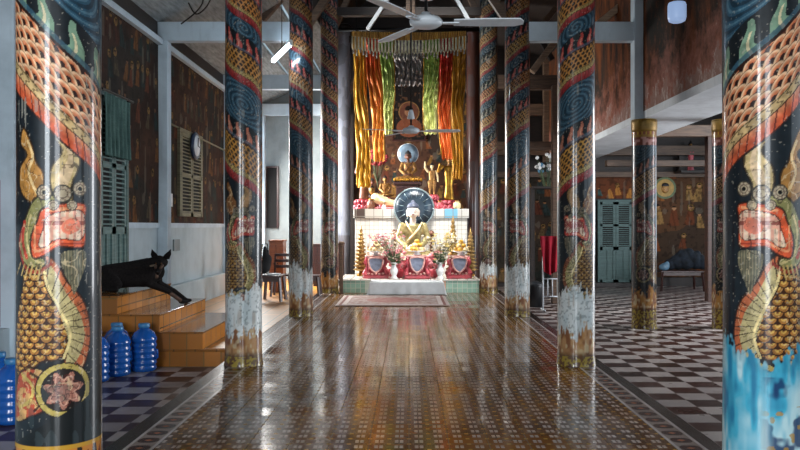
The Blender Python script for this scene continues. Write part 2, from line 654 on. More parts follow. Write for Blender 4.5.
        over(C, m * np.clip((nz2 - 0.45) * 4, 0, 1) * 0.85, hexc('#c4dfe0'))
        over(C, m * np.clip((0.42 - nz2) * 5, 0, 1) * 0.8, hexc('#166a94'))
        over(C, m * np.clip((Z - edge + 0.14) / 0.12, 0, 1) * 0.5, hexc('#1f6f86'))
        nb = 0.7 * vnoise(X + 3, Z, 12, seed + 2) + 0.3 * vnoise(X, Z, 40, seed + 5)
        over(C, m * np.clip((T - 0.1) * -3, 0, 1) * np.clip((nb - 0.5) * 8, 0, 1) * (Z < 0.74) * 0.9, hexc('#16305e'))
        over(C, m * np.clip((T - 0.1) * -3, 0, 1) * (vnoise(X, Z, 30, 8) > 0.78) * (Z < 0.6) * 0.8, hexc('#b08a3a'))
        pass
    else:
        top = {'white': 0.80, 'far': 0.62, 'redfoot': 0.42}.get(kind, 0.8)
        m = np.clip((top + jag - Z) / 0.02, 0, 1)
        nz = vnoise(X, Z * 0.45, 18, seed)
        nf = vnoise(X, Z, 55, seed + 1)
        if kind != 'redfoot':
            over(C, m, hexc('#cdd1cf'))
            over(C, m * np.clip((nz - 0.5) * 3, 0, 1) * 0.4, hexc('#8fa6ae'))
            over(C, m * np.clip((vnoise(X, Z * 0.15, 40, seed + 11) - 0.6) * 5, 0, 1) * 0.45, hexc('#8a6a4a'))
            over(C, m * (nf > 0.72) * 0.5, hexc('#5e6a68'))
        rt = (0.34 if kind != 'redfoot' else 0.42) + 0.16 * (vnoise(X, X * 0, 24, seed + 7) - 0.45) + 0.14 * (vnoise(X, Z * 0.5, 60, seed + 17) - 0.5)
        m = np.clip((rt - Z) / 0.04, 0, 1)
        over(C, m * 0.9, hexc('#a8763a'))
        over(C, m * np.clip((vnoise(X, Z * 0.5, 24, seed + 8) - 0.42) * 4, 0, 1) * 0.8, hexc('#6b3a20'))
        over(C, m * np.clip((vnoise(X, Z * 0.5, 38, seed + 18) - 0.62) * 6, 0, 1) * 0.7, hexc('#c2b08a'))
        m = np.clip((0.16 - Z) / 0.05, 0, 1)
        over(C, m * 0.8, hexc('#3d2416'))
        over(C, (Z < 0.1) * (nf > 0.55) * 0.8, hexc('#a08a34'))
    return C


def paint_mural(U, V, seed, ground='#33221a', nfig=40, size=0.3, robes=('#7a4526', '#5a2c1c', '#6c5536', '#2c3a38', '#84602f'), skin='#9a6a44', rows=None, halo=True, H=None):
    rs = np.random.RandomState(seed)
    C = np.zeros(U.shape + (3,), np.float32)
    C[...] = hexc(ground)
    n = vnoise(U, V, 2.2, seed)
    over(C, np.clip(n * 1.2 - 0.3, 0, 1) * 0.6, hexc('#56392a'))
    over(C, (vnoise(U, V, 1.1, seed + 1) > 0.62) * 0.5, hexc('#1a2422'))
    u0, u1, v0, v1 = U.min(), U.max(), V.min(), V.max()
    nr = max(1, int((v1 - v0) / (size * 1.35)))
    for j in range(nr, -1, -1):
        v = v0 + (j + 0.1) * (v1 - v0) / nr
        ncol = max(1, int((u1 - u0) / (size * 0.72)))
        for i in range(ncol):
            if rs.rand() < 0.22:
                continue
            k = size * rs.uniform(0.75, 1.15)
            u = u0 + (i + rs.uniform(0.2, 0.8)) * (u1 - u0) / ncol
            vv = v + rs.uniform(-0.2, 0.2) * size
            near_ = (np.abs(U - u) < k) & (np.abs(V - vv - 0.4 * k) < k)
            uu, v_ = U[near_], V[near_]
            D = C[near_]
            lean = rs.uniform(-0.25, 0.25)
            t = np.clip((v_ - vv) / (0.85 * k), 0, 1)
            wdt = k * (0.30 - 0.16 * t)
            b = (np.abs(uu - u - lean * k * t) < wdt) & (v_ > vv) & (v_ < vv + 0.85 * k)
            col = hexc(robes[rs.randint(len(robes))])
            over(D, b * 0.9, col)
            over(D, b * (np.sin((uu - u) * 60 / k * 0.35 + t * 4) > 0.6) * 0.5, col * 0.35)
            hx, hz = u + lean * k, vv + 0.95 * k
            d = np.hypot(uu - hx, v_ - hz)
            if halo and rs.rand() < 0.5:
                over(D, (d < 0.2 * k) * 0.8, hexc('#8a6a34'))
                over(D, (np.abs(d - 0.2 * k) < 0.02 * k) * 0.9, hexc('#241a12'))
            over(D, (d < 0.11 * k) * 1.0, hexc(skin))
            over(D, (d < 0.12 * k) * (v_ > hz + 0.03 * k) * 1.0, hexc('#1a120e'))
            C[near_] = D
    over(C, (vnoise(U, V, 14, seed + 4) > 0.7) * 0.45, hexc('#150f0c'))
    over(C, (vnoise(U, V * 0.3, 9, seed + 6) > 0.82) * 0.3, hexc('#7d7466'))
    return C

# ------------------------------------------------------------------ materials
AZ = -0.2      # the aisles lie one step lower than the nave


def nave_floor_mat():
    n = NT('nave_cement_tiles', 0.2, 0, 0, 0.25)
    pos, x, y, z = n.pos()
    p = 0.133
    def cell(v, period, off=0.0):
        a = n.m_('ADD', n.m_('DIVIDE', v, period), off)
        return n.m_('SUBTRACT', n.m_('FRACT', a), 0.5)
    cx, cy = cell(x, p), cell(y, p)
    ax, ay = n.m_('ABSOLUTE', cx), n.m_('ABSOLUTE', cy)
    # four little pale squares round each lattice point
    sx = n.m_('LESS_THAN', n.m_('ABSOLUTE', n.m_('SUBTRACT', ax, 0.125)), 0.09)
    sy = n.m_('LESS_THAN', n.m_('ABSOLUTE', n.m_('SUBTRACT', ay, 0.125)), 0.095)
    white_ = n.m_('MULTIPLY', sx, sy)
    dx, dy = cell(x, p, 0.5), cell(y, p, 0.5)
    dot = n.m_('MULTIPLY', n.m_('LESS_THAN', n.m_('ABSOLUTE', dx), 0.1), n.m_('LESS_THAN', n.m_('ABSOLUTE', dy), 0.1))
    ring = n.m_('LESS_THAN', n.m_('ADD', n.m_('ABSOLUTE', dx), n.m_('ABSOLUTE', dy)), 0.26)
    tile = n.vec(n.m_('FLOOR', n.m_('DIVIDE', x, 2 * p)), n.m_('FLOOR', n.m_('DIVIDE', y, 2 * p)))
    tv, tc = n.white(tile)
    stain = n.noise(pos, 1.1, 4, 0.6)
    g0 = n.mix(n.ramp(stain, 0.35, 0.7), lin('#5a3a22'), lin('#955f28'))
    g1 = n.mix(n.m_('MULTIPLY', tv, 0.45), g0, lin('#33241b'))
    c = n.mix(n.m_('MULTIPLY', ring, 0.6), g1, lin('#6e5a2e'))
    c = n.mix(n.m_('MULTIPLY', white_, 0.92), c, n.mix(n.ramp(stain, 0.3, 0.75), lin('#c4c0be'), lin('#a89b88')))
    c = n.mix(n.m_('MULTIPLY', dot, 0.9), c, lin('#bb9040'))
    gx = n.m_('GREATER_THAN', n.m_('ABSOLUTE', cell(x, 2 * p)), 0.488)
    gy = n.m_('GREATER_THAN', n.m_('ABSOLUTE', cell(y, 2 * p)), 0.488)
    gr = n.m_('MAXIMUM', gx, gy)
    c = n.mix(n.m_('MULTIPLY', gr, 0.7), c, lin('#1d1511'))
    n.color(c)
    wear = n.noise(pos, 2.3, 5, 0.6)
    n.rough(n.m_('ADD', n.m_('MULTIPLY', n.ramp(wear, 0.3, 0.75), 0.14), n.m_('MULTIPLY', tv, 0.06)))
    ro = n.m_('ADD', n.m_('ADD', n.m_('MULTIPLY', n.ramp(wear, 0.3, 0.75), 0.13), 0.07), n.m_('MULTIPLY', tv, 0.05))
    n.rough(n.m_('ADD', ro, n.m_('MULTIPLY', gr, 0.4)))
    # every tile lies a hair out of level
    vm = n.t.nodes.new('ShaderNodeVectorMath')
    vm.operation = 'MULTIPLY_ADD'
    n.put(tc, vm.inputs[0])
    vm.inputs[1].default_value = (0.006, 0.034, 0)
    vm.inputs[2].default_value = (-0.003, -0.017, 1)
    wob = n.noise(pos, 7, 2)
    v2 = n.t.nodes.new('ShaderNodeVectorMath')
    v2.operation = 'NORMALIZE'
    n.put(vm.outputs[0], v2.inputs[0])
    n.put(v2.outputs[0], n.b.inputs['Normal'])
    return n.m


def checker_mat():
    n = NT('checker_cement_tiles', 0.3, 0, 0, 0.3)
    pos, x, y, z = n.pos()
    s = 0.292
    fx, fy = n.m_('FLOOR', n.m_('DIVIDE', x, s)), n.m_('FLOOR', n.m_('DIVIDE', y, s))
    par = n.m_('ABSOLUTE', n.m_('MODULO', n.m_('ADD', fx, fy), 2.0))
    par = n.m_('GREATER_THAN', par, 0.5)
    tv, tc = n.white(n.vec(fx, fy))
    st = n.noise(pos, 1.6, 4, 0.6)
    light = n.mix(n.m_('MULTIPLY', tv, 0.8), lin('#b3a9a4'), lin('#8d8280'))
    dark = n.mix(n.m_('MULTIPLY', tv, 0.8), lin('#2c1714'), lin('#46251f'))
    c = n.mix(par, dark, light)
    c = n.mix(n.m_('MULTIPLY', n.ramp(st, 0.45, 0.8), 0.35), c, lin('#3a2f2a'))
    n.color(c)
    n.rough(n.m_('ADD', n.m_('MULTIPLY', st, 0.25), 0.2))
    return n.m


def border_mat(xc):
    n = NT('border_tiles', 0.25)
    pos, x, y, z = n.pos()
    u = n.m_('SUBTRACT', x, xc)
    au = n.m_('ABSOLUTE', u)
    line = n.m_('LESS_THAN', n.m_('ABSOLUTE', n.m_('SUBTRACT', au, 0.087)), 0.011)
    cy = n.m_('SUBTRACT', n.m_('FRACT', n.m_('DIVIDE', y, 0.19)), 0.5)
    e = n.m_('ADD', n.m_('POWER', n.m_('DIVIDE', au, 0.07), 4.0), n.m_('POWER', n.m_('DIVIDE', n.m_('ABSOLUTE', cy), 0.33), 2.0))
    oval = n.m_('LESS_THAN', e, 1.0)
    core = n.m_('LESS_THAN', n.m_('ADD', n.m_('DIVIDE', au, 0.03), n.m_('DIVIDE', n.m_('ABSOLUTE', cy), 0.12)), 1.0)
    c = n.mix(oval, lin('#8d8078'), lin('#3c1c17'))
    c = n.mix(core, c, lin('#a0674a'))
    c = n.mix(line, c, lin('#b9b0ac'))
    c = n.mix(n.m_('GREATER_THAN', au, 0.098), c, lin('#2b2422'))
    c = n.mix(n.m_('MULTIPLY', n.ramp(n.noise(pos, 3, 4), 0.35, 0.8), 0.5), c, lin('#2f2824'))
    n.color(c)
    return n.m


def square_tile_mat(name, c1, size=0.11, grout='#8d8a80', rough=0.25, var=0.15, patches=None, axis='xz'):
    n = NT(name, rough)
    pos, x, y, z = n.pos()
    src = {'x': x, 'y': y, 'z': z}
    a, b = (src[k] for k in axis)
    fa, fb = n.m_('DIVIDE', a, size), n.m_('DIVIDE', b, size)
    g = n.m_('MAXIMUM', n.m_('GREATER_THAN', n.m_('ABSOLUTE', n.m_('SUBTRACT', n.m_('FRACT', fa), 0.5)), 0.465),
             n.m_('GREATER_THAN', n.m_('ABSOLUTE', n.m_('SUBTRACT', n.m_('FRACT', fb), 0.5)), 0.465))
    tv, tc = n.white(n.vec(n.m_('FLOOR', fa), n.m_('FLOOR', fb)))
    base = lin(c1)
    c = n.mix(tv, base, tuple(k * (1 - var * 2) for k in base))
    if patches:
        for lo, hi, pc in patches:
            mk = n.m_('MULTIPLY', n.m_('GREATER_THAN', x, lo), n.m_('LESS_THAN', x, hi))
            c = n.mix(mk, c, lin(pc))
    c = n.mix(g, c, lin(grout))
    n.color(c)
    return n.m


def plaster(name, c, dirt='#5a6266', k=0.6):
    n = NT(name, 0.75)
    pos, x, y, z = n.pos()
    a = n.noise(pos, 1.5, 6, 0.65)
    b = n.noise(n.scale(pos, (6, 6, 0.7)), 1.5, 4, 0.6)
    c0 = n.mix(n.m_('MULTIPLY', n.ramp(a, 0.42, 0.75), k), lin(c), lin(dirt))
    c1 = n.mix(n.m_('MULTIPLY', n.ramp(b, 0.55, 0.8), k * 0.7), c0, lin(dirt))
    n.color(c1)
    n.bump(a, 0.2, 0.01)
    return n.m


def wood(name, c, c2, rough=0.5, axis=(1, 1, 12), sc_=3.0):
    n = NT(name, rough)
    f = n.noise(n.scale(n.obj(), axis), sc_, 5, 0.6)
    n.color(n.mix(n.ramp(f, 0.3, 0.7), lin(c), lin(c2)))
    n.bump(f, 0.15, 0.005)
    return n.m


def painted(name, rough=0.3, coat=0.0, grime=0.35, spec=0.5):
    n = NT(name, rough, 0, coat, spec)
    n.b.inputs['Coat Roughness'].default_value = 0.1
    f = n.noise(n.obj(), 3.2, 6, 0.7)
    g = n.noise(n.scale(n.obj(), (14, 14, 1.2)), 2.0, 5, 0.7)
    c = n.mix(n.m_('MULTIPLY', n.ramp(f, 0.5, 0.8), grime), n.attr(), lin('#1b1714'))
    c = n.mix(n.m_('MULTIPLY', n.ramp(g, 0.62, 0.78), grime * 0.8), c, lin('#8f8b80'))
    n.color(c)
    n.rough(n.m_('ADD', n.m_('MULTIPLY', f, 0.22), rough - 0.1))
    n.bump(f, 0.1, 0.01)
    return n.m


M = {}
M['nave'] = nave_floor_mat()
M['checker'] = checker_mat()
M['column'] = painted('painted_column_lacquer', 0.4, 0.55, 0.22, 0.2)
M['mural'] = painted('painted_mural', 0.75, 0.0, 0.5, 0.15)
M['bluewhite'] = plaster('blue_white_paint', '#c3d2dc', '#74828c', 0.45)
M['paleplaster'] = plaster('pale_blue_plaster', '#b4c3c9', '#6d7b80', 0.35)
M['greyplaster'] = plaster('grey_plaster', '#8f989a', '#4b5254', 0.5)
M['whiteplaster'] = plaster('white_soffit_paint', '#d3d8dc', '#8a8d8f', 0.45)
M['darkwood'] = wood('dark_timber', '#2e211b', '#17110f')
M['brownwood'] = wood('brown_timber', '#6d5542', '#3f2f25')
M['palewood'] = wood('pale_timber', '#a58b72', '#6b5543')
M['roofgrey'] = wood('grey_roof_boards', '#9aa2a4', '#666c6e', 0.7, (8, 1, 1))
M['roofbrown'] = wood('brown_roof_boards', '#33261f', '#1a1411', 0.8, (8, 1, 1))
M['darkstone'] = simple('dark_edge', '#2a2422', 0.5)
M['teal'] = wood('teal_paint', '#4f6e6c', '#38524f', 0.5)
M['tealpale'] = wood('pale_teal_paint', '#6b8784', '#4c6664', 0.5)
M['khaki'] = wood('khaki_paint', '#8a8468', '#635d48', 0.6)
M['ochre'] = square_tile_mat('ochre_glazed_tiles_front', '#b5702a', 0.2, '#7a5a2c', 0.22, 0.2)
M['ochre_side'] = square_tile_mat('ochre_glazed_tiles_lit_side', '#c07a30', 0.25, '#6e4a22', 0.18, 0.12, None, 'yz')  # riser copy of the ochre tile, lightened for the light falling on it
M['ochre_top'] = square_tile_mat('ochre_glazed_tiles_dim_top', '#8f5a26', 0.25, '#5c4020', 0.12, 0.15, None, 'xy')  # tread copy, darkened for the dark reflections on the glaze
M['ochre_floor'] = square_tile_mat('ochre_lit_floor_tiles', '#c08238', 0.3, '#7c5a2a', 0.35, 0.12, None, 'xy')  # same ochre tile, colour lightened for the daylight on the platform
M['redpost'] = wood('red_brown_post', '#4a2a1e', '#2a1812')
M['iron'] = simple('dark_iron', '#1c1a19', 0.4, 0.6)
M['white'] = simple('white_enamel', '#c9cfd4', 0.35, 0.0, 0.08)
M['black'] = simple('black_gap_shade', '#0b0b0c', 0.8)  # flat black painted in for the shade inside gaps

# ------------------------------------------------------------------ setting: floors
def slab(name, x0, x1, y0, y1, z0, z1, mat, parent=None, bev=0.0):
    bm = bmesh.new()
    box(bm, x0, x1, y0, y1, z0, z1, bev)
    return bm_obj(name, bm, mat, parent)


XL, XR, YB, YF = -4.05, 9.6, 21.9, -2.6
struct(slab('floor', -1.66, 1.74, YF, YB, -0.5, 0.0, M['nave']))
struct(slab('trim_1', -1.98, -1.66, YF, YB, -0.5, 0.0, border_mat(-1.762)))
struct(slab('trim_2', 1.74, 2.05, YF, YB, -0.5, 0.0, border_mat(1.842)))
struct(slab('floor', XL, -1.98, YF, YB, -0.5, AZ, M['checker']))
struct(slab('floor', 2.05, XR, YF, YB, -0.5, AZ, M['checker']))
struct(slab('floor', XL, -1.98, 9.45, YB - 0.01, AZ, 0.004, M['ochre_floor']))

# ------------------------------------------------------------------ walls
def wall(name, x0, x1, y0, y1, z0, z1, mat):
    return struct(slab(name, x0, x1, y0, y1, z0, z1, mat))


wall('wall_left', XL - 0.2, XL, YF, 17.6, -0.5, 1.46, M['paleplaster'])
wall('wall_left', XL - 0.2, XL, YF, 17.6, 1.46, 4.75, M['darkwood'])
wall('wall_left', XL - 0.2, XL, 17.6, YB, 4.3, 4.75, M['greyplaster'])
wall('wall_left', XL - 0.2, XL, 17.6, YB, -0.5, 0.6, M['greyplaster'])
struct(slab('baseboard_left', XL, XL + 0.13, 11.47, 17.6, AZ, 0.45, M['paleplaster'], None, 0.01))
struct(slab('baseboard_left', XL, XL + 0.13, YF, 9.3, AZ, 0.45, M['paleplaster'], None, 0.01))
wall('wall_back', XL - 0.2, -1.9, YB, YB + 0.2, -0.5, 9, M['greyplaster'])
wall('wall_back', -1.9, XR, YB, YB + 0.2, -0.5, 9, M['darkwood'])
wall('wall_right', XR, XR + 0.2, YF, YB, -0.5, 0.7, M['greyplaster'])
wall('wall_right', XR, XR + 0.2, YF, YB, 3.5, 5.5, M['greyplaster'])
for i, y in enumerate((-2.6, 3.0, 8.3, 13.7, 19.0, 21.5)):
    wall('wall_right', XR, XR + 0.2, y, y + 0.4, 0.7, 3.5, M['greyplaster'])
wall('wall_front', XL - 0.2, -0.9, YF - 0.2, YF, -0.5, 9, M['greyplaster'])
wall('wall_front', 1.1, XR, YF - 0.2, YF, -0.5, 9, M['greyplaster'])
wall('wall_front', -0.9, 1.1, YF - 0.2, YF, 3.5, 9, M['greyplaster'])

# roofs: nave gable, left lean-to with two open slots, right lean-to
def slope(name, xa, za, xb, zb, y0, y1, mat, t=0.06):
    bm = bmesh.new()
    vs = [bm.verts.new(c) for c in ((xa, y0, za), (xb, y0, zb), (xb, y1, zb), (xa, y1, za), (xa, y0, za + t), (xb, y0, zb + t), (xb, y1, zb + t), (xa, y1, za + t))]
    for f in ((0, 1, 2, 3), (4, 5, 6, 7), (0, 1, 5, 4), (1, 2, 6, 5), (2, 3, 7, 6), (3, 0, 4, 7)):
        bm.faces.new([vs[i] for i in f])
    return struct(bm_obj(name, bm, mat))


slope('ceiling', -2.06, 6.85, 0.0, 8.6, YF, 14.6, M['roofbrown'])
slope('ceiling', -2.06, 6.85, 0.0, 8.6, 16.8, YB, M['roofbrown'])
slope('ceiling', -2.06, 6.85, -1.2, 7.57, 14.6, 16.8, M['roofbrown'])
slope('ceiling', 0.0, 8.6, 2.08, 6.85, YF, 14.6, M['roofbrown'])
slope('ceiling', 0.0, 8.6, 2.08, 6.85, 16.8, YB, M['roofbrown'])
slope('ceiling', 1.3, 7.5, 2.08, 6.85, 14.6, 16.8, M['roofbrown'])
slope('ceiling', XL - 0.3, 4.6, -3.05, 5.2, YF, YB, M['roofgrey'])
slope('ceiling', -3.0, 5.25, -2.45, 5.6, YF, YB, M['roofgrey'])
slope('ceiling', -2.4, 5.65, -1.98, 5.9, YF, YB, M['roofgrey'])
slope('ceiling', 2.0, 6.35, XR + 0.3, 5.2, YF, YB, M['roofbrown'])
wall('wall_left', -2.06, -1.98, YF, YB, 5.9, 6.9, M['roofbrown'])
wall('wall_right', 2.0, 2.08, YF, YB, 6.35, 6.9, M['roofbrown'])

# right aisle: mural wall standing on a white soffit, over the outer columns
SX1, SX2, SZ = 3.76, 4.75, 3.17
struct(slab('ceiling', SX1, SX2, 2.0, YB, SZ, SZ + 0.12, M['whiteplaster']))


def frieze_mat():
    n = NT('flaking_brown_mural', 0.8, 0, 0, 0.1)
    pos, x, y, z = n.pos()
    streak = n.noise(n.scale(pos, (1, 3.0, 0.7)), 1.3, 6, 0.7)
    fine = n.noise(n.scale(pos, (1, 2.4, 1.4)), 3.5, 5, 0.75)
    c = n.mix(n.ramp(streak, 0.38, 0.62), lin('#1f1512'), lin('#6b3c20'))
    c = n.mix(n.ramp(n.noise(n.scale(pos, (1, 1, 0.6)), 0.9, 3), 0.42, 0.62), c, lin('#2c2a26'))
    c = n.mix(n.m_('MULTIPLY', n.ramp(fine, 0.55, 0.7), 0.5), c, lin('#8a4a2c'))
    h = n.m_('SUBTRACT', z, SZ + 0.1)
    blot = n.noise(pos, 2.6, 7, 0.72)
    edge = n.m_('ADD', h, n.m_('MULTIPLY', n.m_('SUBTRACT', blot, 0.5), 2.6))
    peel = n.m_('LESS_THAN', edge, 0.24)
    c = n.mix(n.m_('MULTIPLY', n.ramp(edge, 0.9, 0.2), 0.85), c, lin('#9a6658'))
    c = n.mix(peel, c, n.mix(n.ramp(fine, 0.3, 0.5), lin('#b9aca4'), lin('#8a6a60')))
    specks = n.m_('GREATER_THAN', n.noise(pos, 7, 6, 0.75), 0.70)
    c = n.mix(n.m_('MULTIPLY', specks, n.ramp(h, 1.4, 0.2)), c, lin('#b5a99c'))
    n.color(c)
    return n.m


M['frieze'] = frieze_mat()
wall('wall_right', SX1, SX1 + 0.08, 2.0, YB, SZ + 0.12, 6.0, M['frieze'])
wall('wall_right', SX2 - 0.08, SX2, 2.0, YB, SZ + 0.12, 6.0, M['darkwood'])

# far right wall: gallery beams over the painted wall
GY = YB
struct(slab('trim_3', 2.1, XR, GY - 0.22, GY - 0.02, 2.78, 2.92, M['brownwood']))
struct(slab('trim_4', 2.1, XR, GY - 0.5, GY - 0.1, 3.35, 3.6, M['brownwood']))
for x in (2.9, 4.1, 5.0, 6.35, 7.3, 8.6):
    struct(slab('trim_5', x, x + 0.14, GY - 0.3, GY - 0.16, 2.92, 3.36, M['darkwood']))


def mural_panel(name, axis, a0, a1, z0, z1, at, seed, step=0.02, flip=False, **kw):
    nu, nv = int(abs(a1 - a0) / step) + 2, int((z1 - z0) / step) + 2
    U, V = np.meshgrid(np.linspace(a0, a1, nu), np.linspace(z0, z1, nv))
    C = paint_mural(U, V, seed, **kw)
    K = np.full(U.shape, at)
    K = K + 0.006 * np.sin(U * 2.3) * np.sin(V * 1.9)
    o = grid_obj(name, *((U, K, V) if axis == 'x' else (K, U, V)), C, M['mural'], None, False, 0.02)
    return struct(o)


mural_panel('wall_back', 'x', 2.1, 5.05, AZ + 0.1, 2.78, GY - 0.03, 11, size=0.36, ground='#2f2a22')
mural_panel('wall_back', 'x', 6.6, 8.9, 0.05, 2.78, GY - 0.03, 12, size=0.46, ground='#5a3d28', robes=('#8a4a24', '#9a5f30', '#6e3a22', '#a07a48'), skin='#b0805a')
mural_panel('wall_back', 'x', 5.05, 6.1, 2.2, 2.78, GY - 0.035, 13, size=0.3, ground='#6a3a22', robes=('#a0562c', '#b57a3a', '#3a5a58'))
mural_panel('wall_back', 'x', -1.5, 1.62, 1.7, 4.9, GY - 0.25, 14, size=0.32, ground='#4b3022')
mural_panel('wall_left', 'y', 12.95, 17.5, 1.48, 4.43, XL + 0.012, 21, size=0.34, ground='#2c1c15', robes=('#5a3220', '#43241a', '#4b4030', '#22302e', '#6a4424'), skin='#6a4a34')
mural_panel('wall_left', 'y', 8.4, 12.95, 1.48, 4.43, XL + 0.012, 22, size=0.34, ground='#2c1c15', robes=('#5a3220', '#43241a', '#4b4030', '#22302e', '#6a4424'), skin='#6a4a34')
mural_panel('wall_left', 'y', 2.0, 8.4, 1.48, 4.43, XL + 0.012, 23, size=0.6, ground='#1c1613')

# ------------------------------------------------------------------ bents: blue-white posts and tie beams in the aisles
for i, y in enumerate((7.95, 12.96, 17.5, 21.6)):
    struct(slab('trim_6', XL + 0.0, XL + 0.17, y - 0.1, y + 0.1, AZ, 4.43, M['bluewhite'], None, 0.012))
    struct(slab('trim_7', XL, -1.6, y - 0.09, y + 0.09, 4.43, 4.74, M['bluewhite'], None, 0.012))
    m = M['bluewhite'] if i < 2 else M['brownwood']
    struct(slab('trim_8', 1.6, SX1, y - 0.09, y + 0.09, 4.43, 4.74, m, None, 0.012))
    struct(slab('trim_9', 3.62, 3.86, y - 0.12, y + 0.12, SZ + (0 if i else 0), 6.0, M['bluewhite'] if i < 2 else M['brownwood'], None, 0.012))
struct(slab('trim_10', XL, XL + 0.1, 12.96, 17.5, 4.36, 4.45, M['bluewhite']))
struct(slab('trim_10', XL, XL + 0.1, 8.4, 12.96, 4.36, 4.45, M['bluewhite']))
struct(slab('trim_11', XL, XL + 0.04, 11.35, 17.5, 1.42, 1.50, M['bluewhite']))
# dark ties and rafters over the nave
for y, z in ((17.4, 6.1), (21.3, 6.4), (12.96, 5.55)):
    struct(slab('trim_12', -1.9, 1.9, y - 0.09, y + 0.09, z - 0.09, z + 0.09, M['darkwood'], None, 0.01))
def strut(a, b, w_, h_, mat):
    bm = bmesh.new()
    beam(bm, a, b, w_, h_, 0.008)
    return struct(bm_obj('trim_13', bm, mat))
for s in (-1, 1):
    c = 0.0
    strut((s * 1.62, 21.4, 5.2), (s * 2.05, 21.4, 7.4), 0.22, 0.14, M['palewood'])
    strut((s * 1.6, 21.35, 5.0), (s * 0.9, 21.35, 6.4), 0.16, 0.12, M['brownwood'])
    strut((s * 1.7, 17.5, 5.6), (s * 0.7, 17.5, 7.9), 0.14, 0.12, M['brownwood'])
    strut((s * 1.7, 12.96, 4.6), (s * 1.1, 12.96, 5.5), 0.12, 0.12, M['brownwood'])
strut((-0.9, 17.3, 5.7), (-0.1, 17.3, 6.9), 0.1, 0.08, M['white'])  # white paint stands in for daylight through a roof gap
strut((1.35, 17.3, 5.8), (0.7, 17.3, 6.9), 0.08, 0.08, M['white'])  # second white bar in place of a bright roof gap
strut((0.03, 17.35, 6.0), (0.03, 17.35, 8.4), 0.2, 0.14, M['brownwood'])
for (a, b, Y, m) in (((532, 72), (556, 40), 15.0, 'palewood'), ((530, 40), (556, 8), 17.0, 'brownwood'), ((596, 26), (640, -10), 14.5, 'palewood'),
                     ((530, 20), (552, 60), 19.0, 'darkwood'), ((604, 10), (622, 26), 16.0, 'brownwood'), ((262, 20), (290, -12), 15.0, 'brownwood'), ((312, 30), (322, -10), 19, 'palewood')):
    strut(P(*a, Y), P(*b, Y), 0.16, 0.12, M[m])
struct(slab('trim_14', 6.5, 6.68, 17.4, 17.6, AZ, 3.4, M['redpost'], None, 0.01))
for x in (2.35, 3.05):
    struct(slab('trim_14', x, x + 0.16, 17.0, 17.2, AZ, 4.45, M['brownwood'], None, 0.01))
struct(slab('trim_14', 2.0, 3.7, 19.4, 19.6, 3.3, 3.5, M['brownwood'], None, 0.01))
struct(slab('trim_14', 4.8, 9.4, 17.4, 17.6, 3.4, 3.65, M['brownwood'], None, 0.01))
struct(slab('trim_14', 4.8, 9.4, 19.4, 19.6, 2.9, 3.05, M['brownwood'], None, 0.01))

# ------------------------------------------------------------------ columns
def column(px_off, Y, r, s, mirror, kind, seed, near, top, z0, label, group=None, plain=None):
    dth = (0.0036 if near else 0.008 if Y < 10 else 0.011) / r
    nu = int(2 * math.pi / dth)
    dz = 0.004 if near else 0.009 if Y < 10 else 0.013
    zmax = min(top, 2.9 if near else top)
    zs = np.arange(0, zmax - z0, dz) + z0
    if near:
        zs = np.concatenate([zs, np.arange(2.9, top, 0.02)])
    th = np.linspace(-math.pi, math.pi, nu, endpoint=False)
    T, Z = np.meshgrid(th, zs)
    Tm = -T if mirror else T
    x = px_off
    # T = 0 faces the entrance (the -Y side), turned towards the nave's mouth
    face = math.atan2(x, Y)
    ang = T + 0.0
    rad = r * (1 + 0.012 * np.sin(Z * 2.2 + seed) + 0.008 * np.sin(3 * T + seed)) + 0.012 * np.exp(-(Z - z0) / 0.06)
    a = ang - face
    Xc = rad * np.sin(a)
    Yc = -rad * np.cos(a)
    if plain:
        C = np.zeros(T.shape + (3,), np.float32)
        C[...] = hexc(plain)
        n = vnoise(T * r, Z * 0.4, 9, seed)
        over(C, (n > 0.6) * 0.4, hexc('#4a4c50'))
        over(C, (Z < 1.2) * 0.5, hexc('#3a2a22'))
    else:
        Zp = Z - (0.0 if z0 >= 0 else -0.1) * 0
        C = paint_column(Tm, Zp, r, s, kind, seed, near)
    if z0 < 0:
        for a_, b_, c_ in ((0.0, 0.05, '#a8802e'), (0.05, 0.13, '#4a2c1c'), (0.13, 0.17, '#a8802e'), (0.17, 0.26, '#7c4426'), (0.26, 0.29, '#8c6a2c'), (0.29, 0.42, '#6e3a2e')):
            over(C, (Z > top - b_) * (Z <= top - a_) * 1.0, hexc(c_))
        over(C, (Z > top - 0.26) * (Z < top - 0.17) * (np.abs(np.mod(T * r / 0.07, 1) - 0.5) < 0.2), hexc('#a8842e'))
        over(C, (Z > top - 0.42) * (Z < top - 0.29) * (vnoise(T * r, Z, 22, 5) > 0.55), hexc('#b0827a'))
    t = thing('painted_column' if not plain else 'plain_column', label, 'column', (x, Y, z0), 0, group)
    t['kind'] = 'thing'
    o = grid_obj('shaft', Xc, Yc, Z - z0, C, M['column'], t, True)
    bm = bmesh.new()
    lathe(bm, [(r * 1.0, 0), (r * (1.25 if z0 >= 0 else 1.06), 0.05), (r * (1.25 if z0 >= 0 else 1.06), 0.16), (r * 1.05, 0.2)], 32, Matrix.Translation((0, 0, top - z0 - 0.21)))
    bm_obj('capital', bm, M['darkwood'] if z0 >= 0 else simple('gilt_capital', '#8a6a2c', 0.4, 0.4, 0.3), t, True)
    return t


